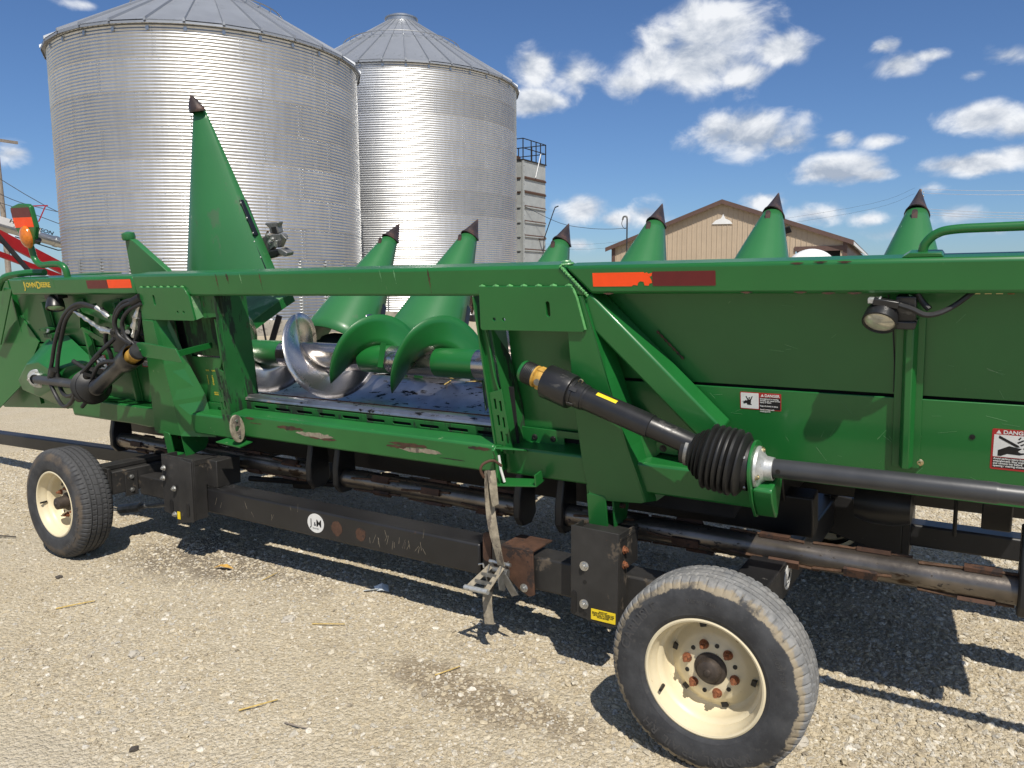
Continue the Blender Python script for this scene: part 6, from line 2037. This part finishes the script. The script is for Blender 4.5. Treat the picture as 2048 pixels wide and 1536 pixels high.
hb(MB().prism([(-2.42, -.272), (-2.40, -.262), (-2.12, -.350), (-2.14, -.380), (-2.30, -.330)], 'y', .02, .026), 'bracket_leg', 'green', vb)
hb(MB().sheet([(-2.31, -.012, -.128), (-2.42, .02, -.272), (-2.42, .10, -.272), (-2.31, .10, -.128)], .005), 'bracket_side', 'green', vb)
hb(MB().box(-2.04, -1.86, -.02, .08, -.40, -.265), 'valve_block', 'black', vb, bevel=.006)
for p, q, r in (((-2.32, -.05, -.135), (-2.06, -.05, -.255), .012), ((-2.06, -.05, -.255), (-1.99, -.03, -.27), .018), ((-2.06, -.05, -.12), (-1.97, -.04, -.18), .012), ((-1.86, -.05, -.29), (-1.80, -.05, -.26), .012), ((-1.715, -.03, -.175), (-1.675, -.01, -.085), .014), ((-1.745, -.035, -.24), (-1.715, -.03, -.175), .021), ((-1.77, -.04, -.29), (-1.745, -.035, -.24), .013)):
    p, q = Vector(p), Vector(q)
    n = max(2, int((q - p).length / .03))
    pts, rr = [], []
    for k in range(n * 2 + 1):
        pts.append(p + (q - p) * k / (n * 2)); rr.append(r * (1.18 if k % 4 < 2 else .86))
    hb(MB().tube(pts, rr, 8), 'hydraulic_fitting', 'bolt', vb)

# work lamps
def work_lamp(p, d, s=1.0):
    p, d = Vector(p), Vector(d).normalized()
    o = hb(MB().lathe([(.0005, -.060 * s), (.022 * s, -.058 * s), (.036 * s, -.042 * s), (.046 * s, -.012 * s), (.050 * s, .016 * s), (.050 * s, .028 * s), (.046 * s, .030 * s), (.044 * s, .022 * s)], p, d, 36), 'work_lamp', 'plastic', smooth=50)
    hb(MB().lathe([(.044 * s, .022 * s), (.030 * s, .027 * s), (.0005, .029 * s)], p, d, 30), 'lens', 'lamp_glass', o)
    return o
wlp = work_lamp((2.107, .005, -.125), (-.12, -.80, -.62))
hb(MB().box(2.145, 2.20, .01, .06, -.155, -.065).prism([(2.135, -.165), (2.20, -.165), (2.205, -.14), (2.14, -.14)], 'y', .0, .06), 'lamp_bracket', 'plastic', wlp, bevel=.004)
hb(MB().bar((2.085, -.01, -.075), (2.155, -.005, -.088), .028, .022), 'plug', 'plastic', wlp, bevel=.003)
hb(MB().box(2.070, 2.098, -.018, .012, -.082, -.066).box(2.100, 2.106, -.020, .014, -.088, -.064), 'plug_latch', 'alu', wlp, bevel=.002)
hb(MB().tube(spline([(2.155, -.005, -.088), (2.19, -.005, -.10), (2.225, .0, -.118), (2.26, .01, -.115), (2.30, .03, -.095), (2.34, .05, -.062), (2.36, .08, -.045)], 6), .0085, 8), 'lamp_cable', 'hose', wlp)
hb(MB().tube(spline([(2.20, .03, -.06), (2.215, .03, -.085), (2.235, .02, -.105)], 6), .009, 8), 'lamp_cable', 'hose', wlp)
hb(MB().prism([(2.178, -.060), (2.19, -.066), (2.20, -.078), (2.196, -.086), (2.186, -.08)], 'y', .02, .026), 'bracket_tag', 'green_light', wlp)
for k in range(4):
    hb(MB().tube([(2.345 + .028 * k, .06, -.060), (2.362 + .028 * k, .06, -.060)], .008, 8), 'cable_clip', 'brass' if k < 3 else 'rust_orange')
wl3 = work_lamp((-2.655, .03, -.120), (.35, -.35, -.85), 1.1)
hb(MB().box(-2.76, -2.60, .03, .09, -.09, -.058), 'lamp_bracket', 'plastic', wl3)
# amber marker lamp on its bent pipe at the left
mk = hb(MB().tube(spline([(-2.470, .05, .05), (-2.475, .05, .10), (-2.52, .05, .125), (-2.62, .05, .130), (-2.74, .05, .128), (-2.795, .05, .165), (-2.805, .05, .24), (-2.805, .05, .27)], 6), .0195, 14), 'marker_pipe', 'green')
shp = [(-2.775, .255), (-2.84, .255), (-2.905, .36), (-2.912, .475), (-2.895, .498), (-2.80, .512), (-2.70, .502), (-2.672, .485), (-2.668, .36), (-2.735, .262)]
ml = hb(MB().prism(shp, 'y', .035, .065), 'marker_housing', 'green', mk, bevel=.006)
hflat('reflective_strip', [(-2.905, .432), (-2.678, .425), (-2.682, .483), (-2.898, .490)], .0345, .0008, 'redtape', mk)
hflat('reflective_strip', [(-2.898, .368), (-2.676, .363), (-2.678, .4235), (-2.904, .4305)], .0345, .0008, 'orange', mk)
mb = MB()
vs, fs = [], []
for i in range(7):
    ph = R_(90 * i / 6)
    for k in range(22):
        t = 2 * math.pi * k / 22
        vs.append((-2.785 + .058 * math.cos(ph) * math.cos(t), .0345 - .04 * math.sin(ph), .305 + .072 * math.cos(ph) * math.sin(t)))
for i in range(6):
    for k in range(22):
        fs.append((i * 22 + k, i * 22 + (k + 1) % 22, (i + 1) * 22 + (k + 1) % 22, (i + 1) * 22 + k))
mb.add(vs, fs)
hb(mb, 'amber_lens', 'amber', mk, smooth=60)
hb(MB().tube([(-2.735, .06, .27), (-2.715, .06, .285)], .02, 10), 'lamp_socket', 'plastic', mk)
# grab rail at the right
gr_ = hb(MB().tube(spline([(2.208, .055, .060), (2.214, .055, .085), (2.24, .055, .112), (2.285, .055, .124), (2.40, .055, .126), (2.80, .055, .126)], 8), .0135, 14), 'grab_rail', 'green')
hb(MB().prism([(2.155, .0505), (2.265, .0505), (2.258, .062), (2.175, .064)], 'y', .02, .09), 'rail_foot', 'green', gr_, bevel=.002)
hb(MB().prism([(2.70, .0505), (2.85, .0505), (2.84, .064), (2.72, .064)], 'y', .02, .09), 'rail_foot', 'green', gr_, bevel=.002)

# stalk rollers hung below the head
RC, RB = .186, -1.080
def roller(a0, a1, seed):
    r = random.Random(seed)
    o = hb(MB().tube([(a0, RC, RB), (a1, RC, RB)], .050, 32), 'stalk_roller', 'roll')
    n = int((a1 - a0) / .42) + 1
    for k in range(n):
        for base in (35, 150, 235):
            s = a0 + .05 + (a1 - a0 - .4) * k / max(1, n - 1) + r.uniform(0, .05)
            L_ = r.uniform(.24, .34)
            tw = r.choice((-1, 1)) * 26
            pts, rr = [], []
            for i in range(26):
                t = i / 25
                an = R_(base + 18 * k + tw * t)
                pts.append((s + L_ * t, RC + .054 * math.cos(an), RB + .054 * math.sin(an)))
                rr.append(.0062 if i % 2 else .0050)
            hb(MB().tube(pts, rr, 6), 'rebar_cleat', 'rebar', o)
            an = R_(base + 18 * k + tw * .6)
            rd = Vector((0, math.cos(an), math.sin(an)))
            hb(MB().obox(Vector((s + L_ * .62, RC, RB)) + rd * .057, (Vector((1, 0, 0)), Vector((0, -rd.z, rd.y)), rd), (.055, .016, .007)), 'cleat_plate', 'rust', o)
    for a in (a0 - .01, a1 + .01):
        hb(MB().prism([(RC - .075, RB - .02), (RC - .05, RB - .07), (RC + .02, RB - .085), (RC + .07, RB - .05), (RC + .08, RB + .05), (RC + .10, RB + .20), (RC + .0, RB + .22), (RC - .06, RB + .07)], 'x', a - .02, a + .02), 'hanger', 'black', o, bevel=.008)
    return o
roller(.845, 2.53, 2)
roller(-.50, .61, 5)
roller(-2.56, -.72, 9)
# row unit frames underneath, black
for a in (-2.9, -2.15, -1.38, -.62, .15, .9, 1.7, 2.45):
    hb(MB().prism([(.30, -.83), (.50, -.83), (1.7, -.96), (1.7, -1.06), (.75, -1.02), (.34, -.95)], 'x', a - .045, a + .045), 'row_frame', 'black', bevel=.006)
hb(MB().box(-2.75, 1.85, .34, .44, -1.09, -.92), 'toolbar', 'black', bevel=.006)
hb(MB().box(-2.7, 2.6, .75, .83, -1.08, -.98), 'toolbar', 'black', bevel=.006)
for k in range(8):
    hb(MB().lathe([(.001, -.11), (.07, -.10), (.085, -.04), (.085, .04), (.07, .10), (.001, .11)], (-2.5 + .762 * k, .56, -1.0), (1, 0, 0), 16).build if False else MB().lathe([(.001, -.11), (.07, -.10), (.085, -.04), (.085, .04), (.07, .10), (.001, .11)], (-2.5 + .762 * k, .56, -1.0), (1, 0, 0), 16), 'gear_case', 'black')
hb(MB().tube([(2.325, .4, -.80), (2.325, .4, -1.02)], .008, 6), 'hanger_rod', 'black')

# ---------------------------------------------------------------- warning decals
def decal_wide(a0, a1, b0, b1, c, txt, parent=None):
    w, h = a1 - a0, b1 - b0
    d = hflat('warning_decal', rrect(a0, a1, b0, b1, .004, 3), c, .0008, 'decal_red')
    hflat('decal_panel', rrect(a0 + .003, a0 + w * .46, b0 + .003, b1 - .003, .002, 2), c - .0008, .0004, 'decal_white', d)
    hflat('decal_panel', rrect(a0 + w * .475, a1 - .003, b0 + .003, b1 - h * .27, .001, 2), c - .0008, .0004, 'decal_black', d)
    hflat('warning_triangle', [(a0 + w * .51, b1 - h * .22), (a0 + w * .585, b1 - h * .22), (a0 + w * .548, b1 - h * .07)], c - .0008, .0004, 'decal_white', d)
    htext('DANGER', a0 + w * .605, b1 - h * .225, c - .0014, h * .215, 'decal_white', d, .0003, .92)
    htext(txt, a0 + w * .49, b1 - h * .375, c - .0016, h * .112, 'decal_white', d, .0001, .9, lines=.93)
    # figure caught by a turning shaft
    cx, cb = a0 + w * .23, b0 + h * .5
    s = h
    fig = [(-.20, .25), (-.16, .27), (-.06, .10), (.0, .06), (.06, .10), (.15, .28), (.19, .26), (.10, .02), (.08, -.18), (.13, -.20), (.13, -.24), (-.10, -.24), (-.14, -.14), (-.26, -.18), (-.36, -.16), (-.28, -.09), (-.38, -.05), (-.26, -.03), (-.20, .03), (-.12, .0), (-.10, .06)]
    hflat('pictogram', [(cx + x * s, cb + y * s) for x, y in fig], c - .0013, .0004, 'decal_black', d)
    hflat('pictogram', circ(cx + .005 * s, cb + .16 * s, .045 * s, 12), c - .0013, .0004, 'decal_black', d)
    return d
decal_wide(1.640, 1.784, -.494, -.430, .1118, 'Entanglement in rotating\ndriveline can cause serious\ninjury or death.\n\nKeep all shields in place.\n\nAvoid contact with\nrotating parts.')
def decal_tall(a0, a1, b0, b1, c):
    w, h = a1 - a0, b1 - b0
    d = hflat('warning_decal', rrect(a0, a1, b0, b1, .005, 3), c, .0008, 'decal_red')
    hflat('decal_panel', rrect(a0 + w * .05, a1 - w * .05, b0 + h * .32, b1 - h * .14, .001, 2), c - .0008, .0004, 'decal_white', d)
    hflat('decal_panel', rrect(a0 + w * .05, a1 - w * .05, b0 + h * .05, b0 + h * .30, .001, 2), c - .0008, .0004, 'decal_black', d)
    hflat('warning_triangle', [(a0 + w * .09, b1 - h * .115), (a0 + w * .21, b1 - h * .115), (a0 + w * .15, b1 - h * .025)], c - .0008, .0004, 'decal_white', d)
    htext('DANGER', a0 + w * .25, b1 - h * .115, c - .0014, h * .125, 'decal_white', d, .0004, 1.05)
    htext('Avoid serious injury from\nentanglement. Stop engine\nand remove key before\nopening / clearing shields.', a0 + w * .065, b0 + h * .255, c - .0016, h * .062, 'decal_white', d, .0002, .98, lines=.95)
    ox, oz, sx, sz = a0 + w * .05, b0 + h * .32, w * .9, h * .54
    def poly(p): hflat('pictogram', [(ox + x * sx, oz + y * sz) for x, y in p], c - .0013, .0004, 'decal_black', d)
    poly([(.12, .04), (.12, .30), (.40, .52), (.60, .46), (.72, .44), (.62, .30), (.70, .24), (.82, .26), (.80, .20), (.66, .14), (.36, .16), (.20, .04)])
    poly([(.13, .97), (.62, .58), (.66, .50), (.58, .48), (.12, .85)])
    poly([(.76, .48), (.96, .50), (.98, .46), (.74, .42)])
    poly([(.66, .60), (.84, .74), (.86, .70), (.70, .56)])
    poly([(.58, .70), (.74, .84), (.77, .80), (.62, .66)])
    poly([(.60, .84), (.66, .95), (.69, .93), (.64, .82)])
    return d
decal_tall(2.417, 2.532, -.630, -.496, .1118)
decal_tall(-2.48, -2.365, -.60, -.46, .1035)
decal_tall(-2.00, -1.90, -.52, -.42, .1118)

# ---------------------------------------------------------------- small things on the ground
def rock(name, m, x, y, s, seed, label, cat='stone', group='loose stones on the gravel'):
    bm = bmesh.new()
    bmesh.ops.create_icosphere(bm, subdivisions=3, radius=1.0)
    for v in bm.verts:
        n = mnoise.noise(v.co * 1.3 + Vector((seed * 5.1, 0, 0))) * .45 + mnoise.noise(v.co * 3.1 + Vector((seed * 2.1, 3, 0))) * .15
        v.co *= 1 + n
        v.co.z *= .6
    me = bpy.data.meshes.new(name)
    bm.to_mesh(me); bm.free()
    me.materials.append(M[m])
    me.polygons.foreach_set('use_smooth', [True] * len(me.polygons))
    me.set_sharp_from_angle(angle=R_(28))
    o = bpy.data.objects.new(name, me)
    COL.objects.link(o)
    o.scale = (s, s * .85, s * .9)
    o.rotation_euler = (0, 0, seed)
    o.location = (x, y, ground_h(x, y) + s * .28)
    tag(o, label, cat, group)
    return o
rock('stone', 'stone', -2.729, 2.371, .030, 1, 'largest pale stone, in front of the middle of the cart tube')
rock('stone', 'stone', -3.049, 1.798, .026, 2, 'larger of two pale stones touching each other, lower left')
rock('stone', 'stone', -2.985, 1.79, .016, 3, 'smaller of two pale stones touching each other, lower left')
rock('stone', 'stone', -2.565, 1.422, .015, 4, 'pale stone nearest the bottom edge, lower left')
rock('stone', 'darkstone', -2.399, 1.393, .015, 5, 'dark stone near the bottom edge, lower left')
rock('stone', 'stone', -2.62, 1.736, .013, 6, 'small round pale stone between the two cut stalks')
rock('stone', 'darkstone', -4.252, 2.119, .018, 7, 'small dark stone just in front of the left wheel')
rock('stone', 'stone', -.479, 2.623, .030, 8, 'pale flat stone right of the near tyre')
def stalk(name, p, q, r, m, label, cat='stalk', group='dry corn stalks on the gravel', bend=.006):
    p = Vector((*p, ground_h(*p) + r + .004)); q = Vector((*q, ground_h(*q) + r + .006))
    mid = (p + q) / 2 + Vector((bend, -bend, .004))
    o = MB().tube(spline([p, mid, q], 5), [r * (1 - .03 * k) for k in range(11)], 7).build(name, m)
    tag(o, label, cat, group)
    return o
stalk('corn_stalk', (-3.821, 1.877), (-3.74, 2.025), .0042, 'straw', 'yellow cut stalk in front of the left wheel')
stalk('corn_stalk', (-2.279, 1.729), (-2.22, 1.859), .0036, 'straw', 'yellow cut stalk at lower middle left')
stalk('corn_stalk', (-3.225, 2.637), (-3.241, 2.753), .003, 'straw', 'short straw behind the orange leaf scrap')
stalk('corn_stalk', (-1.817, 2.311), (-1.772, 2.42), .0032, 'straw', 'straw below the hanging strap')
stalk('corn_stalk', (-2.596, 2.395), (-2.459, 2.466), .0032, 'straw', 'straw right of the largest pale stone')
stalk('corn_stalk', (-2.074, 1.765), (-1.976, 1.781), .0035, 'wood', 'brown twig near the bottom middle')
stalk('corn_stalk', (-5.34, 2.25), (-5.16, 2.33), .006, 'darkstone', 'dark stick at the left edge beside the left wheel')
lf = MB()
x0, y0 = -3.547, 2.640
lf.add([(x0 - .06, y0 - .02, .012), (x0 - .02, y0 - .012, .028), (x0 + .05, y0 + .03, .012), (x0 + .0, y0 + .028, .03), (x0 - .045, y0 + .015, .022)], [(0, 1, 3, 4), (1, 2, 3)])
o = lf.build('leaf_scrap', 'leaf', smooth=0)
o.modifiers.new('t', 'SOLIDIFY').thickness = .002
tag(o, 'orange dry corn leaf scrap in front of the cart tube', 'leaf')
lt = MB()
rs = random.Random(2)
pts = [(-2.584 + .03 * math.cos(t) * (1 + rs.uniform(-.4, .6)), 2.865 + .03 * math.sin(t) * (1 + rs.uniform(-.4, .6)), .012 + rs.uniform(0, .03)) for t in [k * .7 for k in range(9)]]
pts.append((-2.584, 2.865, .05))
lt.add(pts, [(i, (i + 1) % 9, 9) for i in range(9)])
lt.add([(-2.60, 2.86, .012), (-2.66, 2.83, .012), (-2.655, 2.80, .018), (-2.59, 2.84, .03)], [(0, 1, 2, 3)])
o = lt.build('plastic_scrap', 'litter', smooth=0)
o.modifiers.new('t', 'SOLIDIFY').thickness = .0015
tag(o, 'crumpled pale plastic scrap lying below the cart tube', 'litter')
